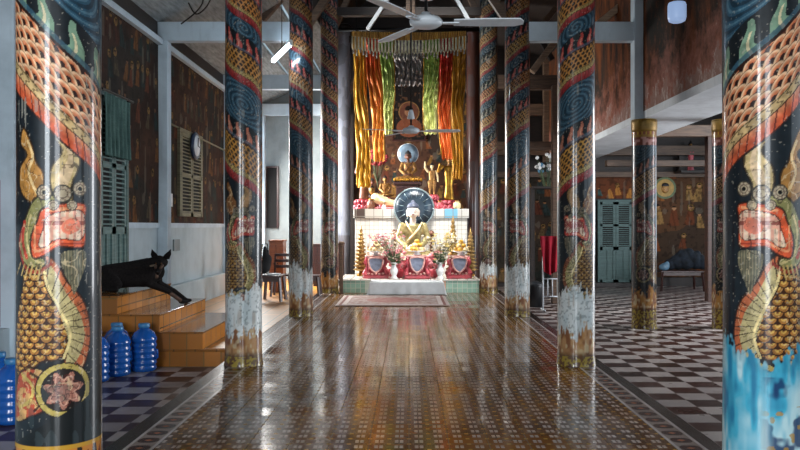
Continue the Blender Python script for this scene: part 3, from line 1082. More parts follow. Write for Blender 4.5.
D = [
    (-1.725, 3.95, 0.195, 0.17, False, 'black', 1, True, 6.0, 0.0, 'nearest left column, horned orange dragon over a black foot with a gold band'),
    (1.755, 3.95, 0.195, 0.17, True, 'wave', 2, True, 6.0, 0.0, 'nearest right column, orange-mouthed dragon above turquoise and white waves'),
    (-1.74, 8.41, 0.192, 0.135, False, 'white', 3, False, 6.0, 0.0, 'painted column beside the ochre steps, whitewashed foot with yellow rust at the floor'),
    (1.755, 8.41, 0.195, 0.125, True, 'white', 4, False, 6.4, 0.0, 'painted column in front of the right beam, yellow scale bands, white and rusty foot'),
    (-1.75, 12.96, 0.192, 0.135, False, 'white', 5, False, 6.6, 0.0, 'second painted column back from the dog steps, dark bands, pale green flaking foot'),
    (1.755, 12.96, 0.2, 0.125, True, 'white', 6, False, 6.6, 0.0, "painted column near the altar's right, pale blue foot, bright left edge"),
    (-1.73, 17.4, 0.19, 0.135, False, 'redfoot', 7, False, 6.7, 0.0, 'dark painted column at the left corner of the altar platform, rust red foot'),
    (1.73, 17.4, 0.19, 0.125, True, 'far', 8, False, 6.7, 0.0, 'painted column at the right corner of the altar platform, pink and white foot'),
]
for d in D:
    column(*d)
column(-1.75, 21.3, 0.19, 0.1, False, 'far', 9, False, 6.8, 0.0, 'plain smoky grey column behind the altar on the left', None, '#7b7f8b')
column(1.7, 21.3, 0.17, 0.1, True, 'far', 10, False, 6.8, 0.0, 'dark reddish column behind the altar on the right', None, '#50322b')
column(3.81, 12.96, 0.195, 0.1, True, 'redfoot', 31, False, SZ, AZ, 'column under the white soffit in the right aisle with a gold ringed top')
column(5.12, 12.96, 0.2, 0.1, True, 'redfoot', 32, False, SZ, AZ, 'dark red aisle column half hidden by the nearest right column')

# ------------------------------------------------------------------ materials of the furnishings
M['gold'] = simple('gilt', '#c99a3a', 0.32, 0.75, 0.3, 12, 0, 0, '#7a4e1c')
M['gilt_cloth'] = simple('gold_brocade', '#c6b684', 0.35, 0.4, 0.3, 9, 0, 0, '#6a6238')
M['skin_white'] = simple('white_painted_face', '#efe0d2', 0.4, 0, 0.04)
M['skin_gold'] = simple('aged_gold_skin', '#b98a4a', 0.4, 0.35, 0.3, 15, 0, 0, '#6b4826')
M['brown_fig'] = simple('brown_lacquer', '#6a3f2a', 0.4, 0, 0.35, 12)
M['dark_fig'] = simple('black_hair', '#191417', 0.5)
M['greyhair'] = simple('slate_hair', '#4b5266', 0.5)
M['whiterobe'] = simple('white_robe', '#d9d0c4', 0.5, 0, 0.1)
M['redpaint'] = simple('red_painted_carving', '#c4505a', 0.35, 0, 0.3, 14, 0.1, 0, '#8e2a34')
M['pinktrim'] = simple('pale_pink_trim', '#dba59c', 0.45, 0, 0.2, 14)
M['shield'] = simple('grey_blue_drape', '#7f879c', 0.5, 0, 0.2, 12)
M['lotus'] = simple('pink_lotus_paint', '#b8525e', 0.4, 0, 0.3, 14)
M['yellow'] = simple('yellow_fruit', '#e0ac3c', 0.4, 0, 0.2)
M['cream'] = simple('cream_cake', '#e6cf9d', 0.5, 0, 0.1)
M['glassblue'] = simple('smoky_blue_glass_disc', '#2f4252', 0.3, 0.0, 0.4, 5, 0.0, 0, '#131c26')
M['discrim'] = simple('grey_metal_rim', '#8fa0a4', 0.3, 0.5)
M['discpale'] = simple('pale_blue_disc', '#7f95a8', 0.25, 0.1, 0.15)
M['cloth_white'] = simple('white_table_cloth', '#c9ced0', 0.7, 0, 0.06)
M['porcelain'] = simple('white_porcelain', '#e4e6e6', 0.2, 0, 0.05)
M['leaf'] = simple('dark_leaves', '#4c5c3c', 0.6, 0, 0.3, 20)
M['petalpink'] = simple('pink_petals', '#d88a90', 0.6, 0, 0.25, 20)
M['petalpale'] = simple('pale_petals', '#e8dcc0', 0.6, 0, 0.12, 20)
M['petalyellow'] = simple('yellow_petals', '#d8c078', 0.6, 0, 0.2, 20)
M['goldcone'] = simple('gold_paper', '#b9965a', 0.35, 0.6, 0.3, 25, 0, 0, '#5c4420')
M['altar_tiles'] = square_tile_mat('white_wall_tiles', '#d6d4cc', 0.105, '#8b8377', 0.2, 0.06)
M['altar_band'] = square_tile_mat('ledge_band_tiles', '#c9c8c2', 0.21, '#7f7a70', 0.2, 0.08, [(-1.3, -1.05, '#4a3a32'), (0.85, 1.16, '#6fa8c4'), (-1.05, -0.6, '#b9b2a8')])
M['green_tiles'] = square_tile_mat('altar_front_tiles', '#93b8a4', 0.105, '#cfcabc', 0.2, 0.15, [(-0.95, 0.42, '#b9bfb0'), (0.42, 0.80, '#d0a184')])
M['top_tiles'] = square_tile_mat('altar_top_tiles', '#d9d3c8', 0.21, '#a89f92', 0.15, 0.1, None, 'xy')
M['orangewood'] = wood('orange_varnished_wood', '#9a5426', '#7a3d1a', 0.35)
M['redwood'] = wood('dark_red_wood', '#43201a', '#2a1512', 0.35)
M['bottleblue'] = None


def blue_plastic():
    n = NT('blue_bottle_plastic', 0.12)
    n.color(lin('#2368c0'))
    n.b.inputs['Transmission Weight'].default_value = 0.35
    n.b.inputs['IOR'].default_value = 1.33
    n.b.inputs['Coat Weight'].default_value = 0.5
    return n.m


M['bottleblue'] = blue_plastic()
M['capblue'] = simple('blue_cap', '#3a7cae', 0.35)


def fabric(name, c, c2, sheen=True, rough=0.36, spec=0.6, c3=None, zr=(0.5, 2.5)):
    n = NT(name, rough, 0.25 if sheen else 0.0, 0.0, spec)
    f = n.noise(n.scale(n.obj(), (3, 3, 0.6)), 4.0, 5, 0.6)
    g = n.noise(n.scale(n.obj(), (1, 1, 2.2)), 9.0, 4, 0.6)
    col = n.mix(n.ramp(f, 0.35, 0.65), lin(c), lin(c2))
    if c3:
        sp = n.t.nodes.new('ShaderNodeSeparateXYZ')
        n.t.links.new(n.obj(), sp.inputs[0])
        dn = n.m_('MULTIPLY', sp.outputs[2], -1.0)
        k = n.m_('ADD', dn, n.m_('MULTIPLY', n.m_('SUBTRACT', f, 0.5), 2.5))
        col = n.mix(n.ramp(k, zr[0], zr[1]), col, lin(c3))
    n.color(col)
    n.bump(g, 0.5, 0.03)
    return n.m


# ------------------------------------------------------------------ seated figure, standing figure
def seated(name, label, cat, loc, h, skin, robe, hair, rz=0.0, group=None, extra=None):
    """cross-legged figure of height h, knees wide, hands in the lap"""
    t = thing(name, label, cat, loc, rz, group)
    k = h
    caps = []
    V = lambda x, y, z: Vector((x * k, y * k, z * k))
    # legs
    for s in (-1, 1):
        caps.append((V(0.10 * s, 0.06, 0.10), (0.11 * k, 0.11 * k, 0.09 * k), V(0.34 * s, -0.13, 0.085), (0.085 * k, 0.085 * k, 0.07 * k)))
        caps.append((V(0.34 * s, -0.13, 0.075), 0.065 * k, V(-0.06 * s, -0.25, 0.075), 0.05 * k))
    caps.append((V(0, 0.05, 0.12), (0.17 * k, 0.13 * k, 0.1 * k), V(0, 0.03, 0.36), (0.135 * k, 0.09 * k, 0.1 * k)))
    caps.append((V(0, 0.03, 0.36), (0.14 * k, 0.09 * k, 0.08 * k), V(0, 0.03, 0.57), (0.17 * k, 0.08 * k, 0.06 * k)))
    for s in (-1, 1):
        caps.append((V(0.18 * s, 0.03, 0.585), 0.06 * k, V(0.25 * s, -0.01, 0.37), 0.055 * k))
        caps.append((V(0.25 * s, -0.01, 0.37), 0.058 * k, V(0.11 * s, -0.19, 0.22), 0.05 * k))
    blob('robe', caps, robe, t, 0.018 * k, 4)
    # robe folds: a sash across the chest
    bm = bmesh.new()
    tube(bm, [V(0.15, -0.01, 0.64), V(0.09, -0.08, 0.52), V(-0.02, -0.105, 0.40), V(-0.14, -0.09, 0.27)], [0.014 * k, 0.022 * k, 0.022 * k, 0.012 * k])
    tube(bm, [V(-0.12, -0.02, 0.65), V(-0.06, -0.085, 0.53), V(0.0, -0.105, 0.44)], [0.012 * k, 0.018 * k, 0.012 * k])
    bm_obj('sash', bm, skin if hair is not M['greyhair'] else M['cream'], t, True)
    hd = [(V(0, 0.03, 0.60), 0.055 * k, V(0, 0.02, 0.70), 0.05 * k),
          (V(0, 0.02, 0.84), (0.098 * k, 0.10 * k, 0.095 * k), V(0, -0.012, 0.765), (0.082 * k, 0.08 * k, 0.055 * k)),
          (V(0, -0.085, 0.82), 0.012 * k, V(0, -0.10, 0.79), 0.018 * k)]
    for s in (-1, 1):
        hd.append((V(0.10 * s, 0.03, 0.83), 0.018 * k, V(0.098 * s, 0.03, 0.74), 0.014 * k))
    head = blob('head', hd, skin, t, 0.012 * k, 2)
    for s in (-1, 1):
        bm = bmesh.new()
        tube(bm, [V(0.015 * s, -0.094, 0.824), V(0.036 * s, -0.096, 0.829), V(0.060 * s, -0.078, 0.824)], [0.004 * k, 0.007 * k, 0.004 * k], 6)
        bm_obj('eye', bm, M['dark_fig'], t, True)
        bm = bmesh.new()
        tube(bm, [V(0.015 * s, -0.096, 0.848), V(0.036 * s, -0.094, 0.857), V(0.062 * s, -0.076, 0.846)], 0.0035 * k, 6)
        bm_obj('eyebrow', bm, M['dark_fig'], t, True)
    bm = bmesh.new()
    ball(bm, V(0, -0.085, 0.765), 0.02 * k, 2, (1.3, 0.5, 0.45))
    bm_obj('mouth', bm, M['redpaint'], t, True)
    bm = bmesh.new()
    lathe(bm, [(0.095 * k, 0.0), (0.105 * k, 0.02 * k), (0.088 * k, 0.06 * k), (0.055 * k, 0.085 * k), (0.042 * k, 0.095 * k), (0.034 * k, 0.12 * k), (0.006 * k, 0.138 * k)], 20, Matrix.Translation(V(0, 0.03, 0.875)))
    bm_obj('hair', bm, hair, t, True)
    # hands in the lap: palm, four fingers and a thumb each
    for s in (-1, 1):
        bm = bmesh.new()
        cap(bm, V(0.10 * s, -0.21, 0.205), 0.032 * k, V(0.04 * s, -0.24, 0.195), 0.03 * k)
        for f in range(4):
            y = -0.215 - 0.018 * f
            z = 0.215 - 0.010 * f
            ln = (0.075, 0.088, 0.08, 0.06)[f]
            tube(bm, [V(0.045 * s, y, z), V((0.045 - ln * 0.5) * s, y - 0.008, z + 0.004), V((0.045 - ln) * s, y, z - 0.004)], [0.011 * k, 0.010 * k, 0.007 * k], 6)
        tube(bm, [V(0.075 * s, -0.215, 0.225), V(0.045 * s, -0.22, 0.255), V(0.015 * s, -0.222, 0.262)], [0.012 * k, 0.011 * k, 0.008 * k], 6)
        bm_obj('hand', bm, skin, t, True)
    return t


def standing(name, label, loc, h, skin, robe, hair, pose='fold', rz=0.0, group=None):
    t = thing(name, label, 'statue', loc, rz, group)
    k = h
    V = lambda x, y, z: Vector((x * k, y * k, z * k))
    caps = []
    if pose == 'child':
        for s in (-1, 1):
            caps.append((V(0.07 * s, 0, 0.40), 0.075 * k, V(0.06 * s, -0.01, 0.22), 0.055 * k))
            caps.append((V(0.06 * s, -0.01, 0.22), 0.052 * k, V(0.06 * s, 0.0, 0.05), 0.035 * k))
            caps.append((V(0.06 * s, 0.0, 0.03), 0.03 * k, V(0.065 * s, -0.08, 0.02), 0.025 * k))
    else:
        caps.append((V(0, 0, 0.02), (0.12 * k, 0.08 * k, 0.02 * k), V(0, 0, 0.30), (0.09 * k, 0.06 * k, 0.06 * k)))
        caps.append((V(0, 0, 0.30), (0.085 * k, 0.06 * k, 0.05 * k), V(0, 0, 0.50), (0.10 * k, 0.065 * k, 0.05 * k)))
    caps.append((V(0, 0, 0.44), (0.095 * k, 0.065 * k, 0.05 * k), V(0, 0, 0.74), (0.115 * k, 0.06 * k, 0.04 * k)))
    blob('robe', caps, robe, t, 0.014 * k, 3)
    arms = []
    if pose == 'fold':
        for s in (-1, 1):
            arms.append((V(0.14 * s, 0, 0.75), 0.04 * k, V(0.18 * s, -0.02, 0.60), 0.035 * k))
            arms.append((V(0.18 * s, -0.02, 0.60), 0.035 * k, V(0.04 * s, -0.12, 0.64), 0.025 * k))
    elif pose == 'child':
        arms.append((V(-0.13, 0, 0.74), 0.042 * k, V(-0.22, -0.02, 0.86), 0.036 * k))
        arms.append((V(-0.22, -0.02, 0.86), 0.034 * k, V(-0.22, -0.02, 1.04), 0.024 * k))
        arms.append((V(0.13, 0, 0.74), 0.042 * k, V(0.18, -0.01, 0.56), 0.036 * k))
        arms.append((V(0.18, -0.01, 0.56), 0.034 * k, V(0.19, -0.05, 0.42), 0.024 * k))
    else:
        arms.append((V(-0.14, 0, 0.75), 0.04 * k, V(-0.24, -0.03, 0.64), 0.034 * k))
        arms.append((V(-0.24, -0.03, 0.64), 0.034 * k, V(-0.20, -0.10, 0.80), 0.024 * k))
        arms.append((V(0.14, 0, 0.75), 0.04 * k, V(0.24, -0.03, 0.64), 0.034 * k))
        arms.append((V(0.24, -0.03, 0.64), 0.034 * k, V(0.20, -0.10, 0.80), 0.024 * k))
    for a in (arms[:2], arms[2:]):
        blob('arm', a, skin if pose == 'child' else robe, t, 0.012 * k, 2)
    blob('head', [(V(0, 0, 0.76), 0.035 * k, V(0, 0, 0.84), 0.033 * k), (V(0, 0, 0.91), (0.062 * k, 0.065 * k, 0.06 * k), V(0, -0.015, 0.86), (0.045 * k, 0.05 * k, 0.035 * k)),
                  (V(0, -0.06, 0.895), 0.009 * k, V(0, -0.068, 0.88), 0.012 * k)], skin, t, 0.009 * k, 2)
    bm = bmesh.new()
    lathe(bm, [(0.064 * k, 0), (0.07 * k, 0.03 * k), (0.055 * k, 0.07 * k), (0.025 * k, 0.09 * k), (0.02 * k, 0.12 * k), (0.004 * k, 0.14 * k)], 16, Matrix.Translation(V(0, 0.012, 0.91)))
    bm_obj('hair' if pose != 'raised' else 'crown', bm, hair, t, True)
    return t


def lotus_base(label, loc, r, h, group=None, sq=1.0):
    t = thing('lotus_pedestal', label, 'statue base', loc, 0, group)
    bm = bmesh.new()
    lathe(bm, [(r * 0.95, 0), (r, h * 0.15), (r * 0.7, h * 0.35), (r * 0.62, h * 0.6), (r * 0.8, h * 0.85), (r * 0.78, h)], 24, None, 1, sq)
    bm_obj('core', bm, M['redpaint'], t, True)
    bm = bmesh.new()
    for i in range(12):
        a = 2 * math.pi * i / 12
        for rr, z, up in ((0.86, 0.28, 0.25), (0.78, 0.75, 0.5)):
            ball(bm, (r * rr * math.cos(a), r * sq * rr * math.sin(a), h * z), r * 0.24, 1, (0.8, 0.8, 1.0 * h / r))
    bm_obj('petals', bm, M['lotus'], t, True)
    return t


def halo(label, loc, r, mface, mrim, spokes=True, zs=0.0):
    t = thing('halo_disc', label, 'halo', loc)
    Mx = Matrix.Rotation(R(90), 4, 'X')
    bm = bmesh.new()
    lathe(bm, [(r, -0.02), (r, 0.02), (r * 0.5, 0.028), (0.01, 0.03)], 48, Mx)
    bm_obj('disc', bm, mface, t, True)
    bm = bmesh.new()
    n = 48
    tube(bm, [(r * math.cos(2 * math.pi * i / n), 0, r * math.sin(2 * math.pi * i / n)) for i in range(n + 1)], r * 0.055, 8)
    bm_obj('rim', bm, mrim, t, True)
    if spokes:
        bm = bmesh.new()
        for i in range(16):
            a = 2 * math.pi * (i + 0.5) / 16
            tube(bm, [(r * 0.55 * math.cos(a), -0.03, r * 0.55 * math.sin(a)), (r * 0.9 * math.cos(a), -0.026, r * 0.9 * math.sin(a))], r * 0.012, 6)
        bm_obj('rays', bm, mrim, t, True)
    bm = bmesh.new()
    box(bm, -0.03, 0.03, 0.03, 0.07, zs - loc[2], r * 0.2, 0.005)
    bm_obj('support', bm, M['iron'], t)
    return t


# ------------------------------------------------------------------ altar
PY0, PY1, PZ = 17.32, 19.12, 0.295
t = thing('altar_platform', 'low tiled altar platform with green and peach front tiles below the statues', 'altar', (0.05, PY0, 0.0))
for nm, b, m in (('body', (-1.55, 1.47, 0.0, PY1 - PY0, 0, PZ - 0.03), 'green_tiles'), ('top_slab', (-1.57, 1.49, -0.02, PY1 - PY0, PZ - 0.03, PZ), 'top_tiles')):
    bm = bmesh.new()
    box(bm, *b, 0.006)
    bm_obj(nm, bm, M[m], t)
BZ = 1.86
t = thing('tiled_altar_bench', 'tall white tiled bench behind the large seated Buddha carrying the small statues', 'altar', (0.05, PY1, 0.0))
for nm, b, m in (('body', (-1.34, 1.34, 0.02, 1.7, 0, BZ - 0.22), 'altar_tiles'), ('ledge', (-1.38, 1.38, -0.03, 1.7, BZ - 0.22, BZ), 'altar_band')):
    bm = bmesh.new()
    box(bm, *b, 0.008)
    bm_obj(nm, bm, M[m], t)

# main Buddha on a lotus plinth
BY = 18.5
t = lotus_base('wide pink lotus plinth under the large golden seated Buddha', (P(413, 0, BY).x, BY, PZ), 0.6, 0.36, None, 0.66)
seated('buddha_statue', 'large white-faced Buddha seated cross-legged in gold brocade before the white tiles', 'statue', (P(413, 0, BY).x, BY, PZ + 0.36), 1.38, M['skin_white'], M['gilt_cloth'], M['greyhair'])
halo('large smoky blue glass disc with grey rim behind the big Buddha', P(414, 208, 18.95), 0.46, M['glassblue'], M['discrim'], True, PZ)


def pedestal(px, Y, w_, h, label):
    t = thing('offering_stand', label, 'offering stand', (P(px, 0, Y).x, Y, PZ), 0, 'red offering stands')
    bm = bmesh.new()
    box(bm, -w_ * 0.5, w_ * 0.5, -w_ * 0.32, w_ * 0.32, 0, h * 0.13, 0.015)
    box(bm, -w_ * 0.45, w_ * 0.45, -w_ * 0.28, w_ * 0.28, h * 0.13, h * 0.22, 0.015)
    bm_obj('base', bm, M['redpaint'], t)
    bm = bmesh.new()
    lathe(bm, [(w_ * 0.36, h * 0.2), (w_ * 0.40, h * 0.32), (w_ * 0.30, h * 0.46), (w_ * 0.27, h * 0.58), (w_ * 0.34, h * 0.74), (w_ * 0.36, h * 0.8)], 20, None, 1, 0.72)
    bm_obj('body', bm, M['redpaint'], t, True)
    bm = bmesh.new()
    box(bm, -w_ * 0.42, w_ * 0.42, -w_ * 0.28, w_ * 0.28, h * 0.78, h * 0.86, 0.012)
    bm_obj('top', bm, M['pinktrim'], t)
    for s in (-1, 1):
        for q in (-1, 1):
            bm = bmesh.new()
            x, y = s * w_ * 0.36, q * w_ * 0.24
            tube(bm, [(x, y, h * 0.8), (x * 1.12, y * 1.1, h * 0.62), (x * 0.92, y, h * 0.44), (x * 1.1, y, h * 0.28), (x * 1.28, y * 1.15, h * 0.15)], [0.03, 0.045, 0.032, 0.045, 0.055], 8)
            ball(bm, (x * 1.2, y * 1.1, h * 0.18), 0.06, 2)
            bm_obj('scroll_leg', bm, M['redpaint'] if q < 0 else M['redpaint'], t, True)
    bm = bmesh.new()
    pts = [(-0.34, 0.76), (0.34, 0.76), (0.34, 0.5), (0.22, 0.34), (0, 0.24), (-0.22, 0.34), (-0.34, 0.5)]
    cv = curve(pts, 4)
    f = bm.faces.new([bm.verts.new((a * w_ * 0.72, -w_ * 0.33, b * h)) for a, b in cv])
    r_ = bmesh.ops.extrude_face_region(bm, geom=[f])
    for v in [g for g in r_['geom'] if isinstance(g, bmesh.types.BMVert)]:
        v.co.y += 0.04
    sh = bm_obj('drape', bm, M['shield'], t)
    bm = bmesh.new()
    tube(bm, [(a * w_ * 0.72, -w_ * 0.335, b * h) for a, b in cv] + [(cv[0][0] * w_ * 0.72, -w_ * 0.335, cv[0][1] * h)], 0.018, 6)
    bm_obj('drape_trim', bm, M['pinktrim'], sh, True)
    bm = bmesh.new()
    for i in range(7):
        a = -0.42 + 0.14 * i
        ball(bm, (a * w_, -w_ * 0.29, h * (0.17 + 0.02 * (i % 2))), 0.035, 1, (1, 0.7, 0.8))
    bm_obj('petal_carving', bm, M['pinktrim'], t, True)
    return h


pedestal(376, 17.75, 0.56, 0.58, 'red carved offering stand left of the low table, nearest the left cone tree')
pedestal(417, 17.62, 0.56, 0.60, 'red carved offering stand in the middle, straight below the big Buddha')
pedestal(459, 17.75, 0.56, 0.58, 'red carved offering stand on the right, beside the right cone tree')


def offering(px, Y, z, seed, label, fr='yellow'):
    rs = random.Random(seed)
    t = thing('offering_plate', label, 'plate of offerings', (P(px, 0, Y).x, Y, z), 0, 'plates of fruit on the red stands')
    bm = bmesh.new()
    lathe(bm, [(0.08, 0), (0.09, 0.012), (0.05, 0.04), (0.05, 0.055), (0.2, 0.085), (0.205, 0.095), (0.05, 0.07)], 24)
    bm_obj('dish', bm, M['porcelain'], t, True)
    k = 0
    for lay, n, rr in ((0, 7, 0.125), (1, 4, 0.07), (2, 1, 0.0)):
        for i in range(n):
            a = 2 * math.pi * i / n + lay
            bm = bmesh.new()
            ball(bm, (rr * math.cos(a), rr * math.sin(a) * 0.9, 0.13 + 0.085 * lay), 0.055, 2, (1, 1, 0.9))
            bm_obj('fruit', bm, M[fr if (i + lay) % 3 else 'cream'], t, True)


offering(376, 17.75, PZ + 0.505, 1, 'plate of cream and pale cakes on the left red stand', 'cream')
offering(417, 17.62, PZ + 0.52, 2, 'plate piled with yellow fruit on the middle red stand')
offering(461, 17.75, PZ + 0.505, 3, 'plate of yellow and cream fruit on the right red stand')


def candle(px, py, Y, label, h=0.2):
    p = P(px, py, Y)
    t = thing('candle_holder', label, 'candle', (p.x, Y, PZ))
    bm = bmesh.new()
    lathe(bm, [(0.05, 0), (0.055, 0.01), (0.015, 0.03), (0.013, p.z - PZ - h), (0.035, p.z - PZ - h + 0.01), (0.03, p.z - PZ - h + 0.02)], 14)
    bm_obj('holder', bm, M['gold'], t, True)
    bm = bmesh.new()
    lathe(bm, [(0.022, p.z - PZ - h + 0.02), (0.022, p.z - PZ - 0.01), (0.012, p.z - PZ)], 12)
    bm_obj('wax', bm, M['porcelain'], t, True)


candle(452, 233, 18.1, 'white candle on a tall stem left behind the right offering stand', 0.25)
candle(464, 236, 18.3, 'white candle on a tall stem beside the right golden cone tree', 0.2)
candle(368, 238, 18.2, 'white candle on a tall stem beside the left golden cone tree', 0.22)
candle(380, 234, 18.3, 'white candle on a tall stem behind the left offering stand', 0.2)


def flower_vase(px, Y, label, flabel, mp, my, seed, top=0.98, lean=0.0):
    x = P(px, 0, Y).x
    t = thing('flower_vase', label, 'vase', (x, Y, PZ))
    bm = bmesh.new()
    lathe(bm, [(0.085, 0), (0.09, 0.015), (0.05, 0.06), (0.075, 0.12), (0.09, 0.19), (0.05, 0.27), (0.045, 0.31), (0.09, 0.36), (0.08, 0.358), (0.03, 0.3)], 24)
    bm_obj('vessel', bm, M['porcelain'], t, True)
    f = thing('bouquet', flabel, 'flowers', (x, Y, PZ + 0.3))
    rs = random.Random(seed)
    bs, bl, bp, bq = bmesh.new(), bmesh.new(), bmesh.new(), bmesh.new()
    for i in range(60):
        a, rr, zz = rs.uniform(0, 6.28), rs.uniform(0.05, 0.40), rs.uniform(0.15, top - 0.3)
        rr *= 0.45 + 0.85 * zz
        e = Vector((rr * math.cos(a) * 1.15 + lean * zz, rr * math.sin(a) * 0.5, zz))
        tube(bs, [(0, 0, 0), e * 0.5 + Vector((0, 0, 0.05)), e], 0.004, 5)
        for q in range(4):
            c = e + Vector((rs.uniform(-.05, .05), rs.uniform(-.05, .05), rs.uniform(-.05, .05)))
            ball(bp if i % 2 else bq, c, rs.uniform(0.018, 0.036), 1, (1, 1, 0.6))
    for i in range(22):
        a, zz = rs.uniform(0, 6.28), rs.uniform(0.02, 0.25)
        c = Vector((0.12 * math.cos(a), 0.08 * math.sin(a), zz))
        ball(bl, c, 0.05, 1, (1, 0.5, 0.35))
    bm_obj('stems', bs, M['leaf'], f)
    bm_obj('leaves', bl, M['leaf'], f)
    o = bm_obj('blossoms', bp, M[mp], f)
    o['kind'] = 'stuff'
    o = bm_obj('blossoms', bq, M[my], f)
    o['kind'] = 'stuff'


flower_vase(394, 17.5, 'white vase left of the middle offering stand', 'loose bouquet of pale pink and cream flowers in the left white vase', 'petalpale', 'petalpink', 5, 0.98, -0.25)
flower_vase(440, 17.5, 'white vase right of the middle offering stand', 'loose bouquet of cream and yellow flowers in the right white vase', 'petalpale', 'petalyellow', 6, 0.98, 0.15)

# pink flowers heaped on both sides of the middle stand
for px, sd, lb in ((398, 3, 'heap of pink lotus flowers left of the middle red stand'), (436, 4, 'heap of pink lotus flowers right of the middle red stand')):
    rs = random.Random(sd)
    t = thing('lotus_heap', lb, 'flowers', (P(px, 0, 17.92).x, 17.92, PZ))
    a, b = bmesh.new(), bmesh.new()
    lathe(a, [(0.1, 0), (0.13, 0.03), (0.16, 0.18), (0.14, 0.2)], 16)
    for i in range(34):
        th, z = rs.uniform(0, 6.28), rs.uniform(0.2, 0.62)
        rr = 0.2 * math.sqrt(max(0.05, 1 - abs(z - 0.4) / 0.3))
        ball(b, (rr * math.cos(th), rr * math.sin(th) * 0.7, z), 0.06, 1, (1, 0.8, 0.9))
    bm_obj('pot', a, M['redpaint'], t, True)
    bm_obj('blossoms', b, M['petalpink'], t, True)['kind'] = 'stuff'


def cone_tree(px, Y, h, label):
    t = thing('golden_cone_tree', label, 'altar ornament', (P(px, 0, Y).x, Y, PZ))
    bm = bmesh.new()
    lathe(bm, [(0.1, 0), (0.11, 0.03), (0.05, 0.07), (0.04, 0.12)], 16)
    bm_obj('foot', bm, M['gold'], t, True)
    prof = [(0.02, 0.1)]
    n = 11
    for i in range(n):
        z = 0.12 + (h - 0.2) * i / n
        r = 0.17 * (1 - i / n) ** 0.8 + 0.02
        prof += [(r * 0.6, z), (r, z + 0.03), (r * 0.55, z + (h - 0.2) / n * 0.8)]
    prof += [(0.006, h)]
    bm = bmesh.new()
    lathe(bm, prof, 16)
    bm_obj('tiers', bm, M['goldcone'], t, True)


cone_tree(361, 18.5, 1.18, 'tall tiered golden cone tree at the left end of the altar platform')
cone_tree(470.5, 18.5, 1.12, 'tall tiered golden cone tree at the right end of the altar platform')
cone_tree(453, 18.7, 1.4, 'slender golden cone tree behind the right offering stand')

# little round dark ornaments beside the Buddha
for px, py, lb in ((395, 233, 'round brown carved finial at the big Buddha\'s left knee side'), (431, 234, 'round brown carved finial on the right of the big Buddha')):
    p = P(px, py, 18.98)
    t = thing('throne_finial', lb, 'ornament', (p.x, 18.98, PZ))
    bm = bmesh.new()
    lathe(bm, [(0.09, 0), (0.09, 0.03), (0.03, 0.08), (0.028, p.z - PZ - 0.1), (0.05, p.z - PZ - 0.07)], 14)
    bm_obj('stem', bm, M['brown_fig'], t, True)
    bm = bmesh.new()
    ball(bm, (0, 0, p.z - PZ), 0.09, 2, (1, 0.7, 1))
    bm_obj('knob', bm, M['brown_fig'], t, True)

# ------------------------------------------------------------------ statues on the tiled bench
SY = 19.75
pz = lambda y_, Y: P(0, y_, Y).z
b = thing('statue_throne', 'dark carved throne under the brown seated Buddha on the bench', 'throne', (P(408, 0, 20.3).x, 20.3, BZ))
bm = bmesh.new()
box(bm, -0.38, 0.38, -0.35, 0.35, 0, 0.12, 0.02)
box(bm, -0.30, 0.30, -0.28, 0.28, 0.12, 0.62, 0.03)
box(bm, -0.36, 0.36, -0.32, 0.32, 0.62, 0.72, 0.02)
bm_obj('tiers', bm, M['redwood'], b)
bm = bmesh.new()
for i in range(11):
    ball(bm, (-0.33 + 0.066 * i, -0.33, 0.75), 0.045, 1, (1, 0.7, 1.2))
bm_obj('petals', bm, M['gold'], b, True)
seated('small_buddha_statue', 'brown and gold Buddha seated high on the dark throne before the pale disc', 'statue', (P(408, 0, 20.3).x, 20.25, BZ + 0.72), 0.78, M['brown_fig'], M['skin_gold'], M['dark_fig'])
halo('pale blue disc with pale rim behind the small brown Buddha', P(408, 154, 20.55), 0.26, M['discpale'], M['porcelain'], False, BZ)
lotus_base('pink lotus base at the right end of the bench under the gilt standing figure', (P(449, 0, SY).x, SY, BZ), 0.26, 0.22)
standing('standing_statue', 'tall gilt standing figure with raised elbows at the right of the bench', (P(449, 0, SY).x, SY, BZ + 0.22), 1.12, M['skin_gold'], M['gold'], M['dark_fig'], 'raised')
lotus_base('red lotus base under the child with the lifted arm', (P(432, 0, SY).x, SY, BZ), 0.19, 0.36)
standing('child_statue', 'pale child figure standing with one arm lifted high, right of the brown Buddha', (P(432, 0, SY).x, SY, BZ + 0.36), 0.78, M['cream'], M['skin_gold'], M['dark_fig'], 'child')
lotus_base('pink lotus base at the left end of the bench under the slim gilt figure', (P(363, 0, SY).x, SY, BZ), 0.24, 0.24)
standing('standing_statue', 'slim dark gilt standing figure below the left gold curtain', (P(364, 0, SY).x, SY, BZ + 0.24), 1.1, M['brown_fig'], M['brown_fig'], M['dark_fig'], 'fold')
lotus_base('low red lotus base behind the reclining statue', (P(372, 0, 20.1).x, 20.1, BZ), 0.17, 0.2)
seated('disciple_statue', 'brown robed disciple seated left of the throne, nearest the red flowers', 'statue', (P(372, 0, 20.1).x, 20.1, BZ + 0.2), 0.6, M['brown_fig'], M['redwood'], M['dark_fig'], 0.2)
lotus_base('dark red lotus base under the pale gold disciple beside the throne', (P(385, 0, 20.55).x, 20.55, BZ), 0.15, 0.34)
seated('disciple_statue', 'small pale gold disciple seated between the brown disciple and the throne', 'statue', (P(385, 0, 20.55).x, 20.55, BZ + 0.34), 0.55, M['skin_gold'], M['skin_gold'], M['dark_fig'], 0.15)
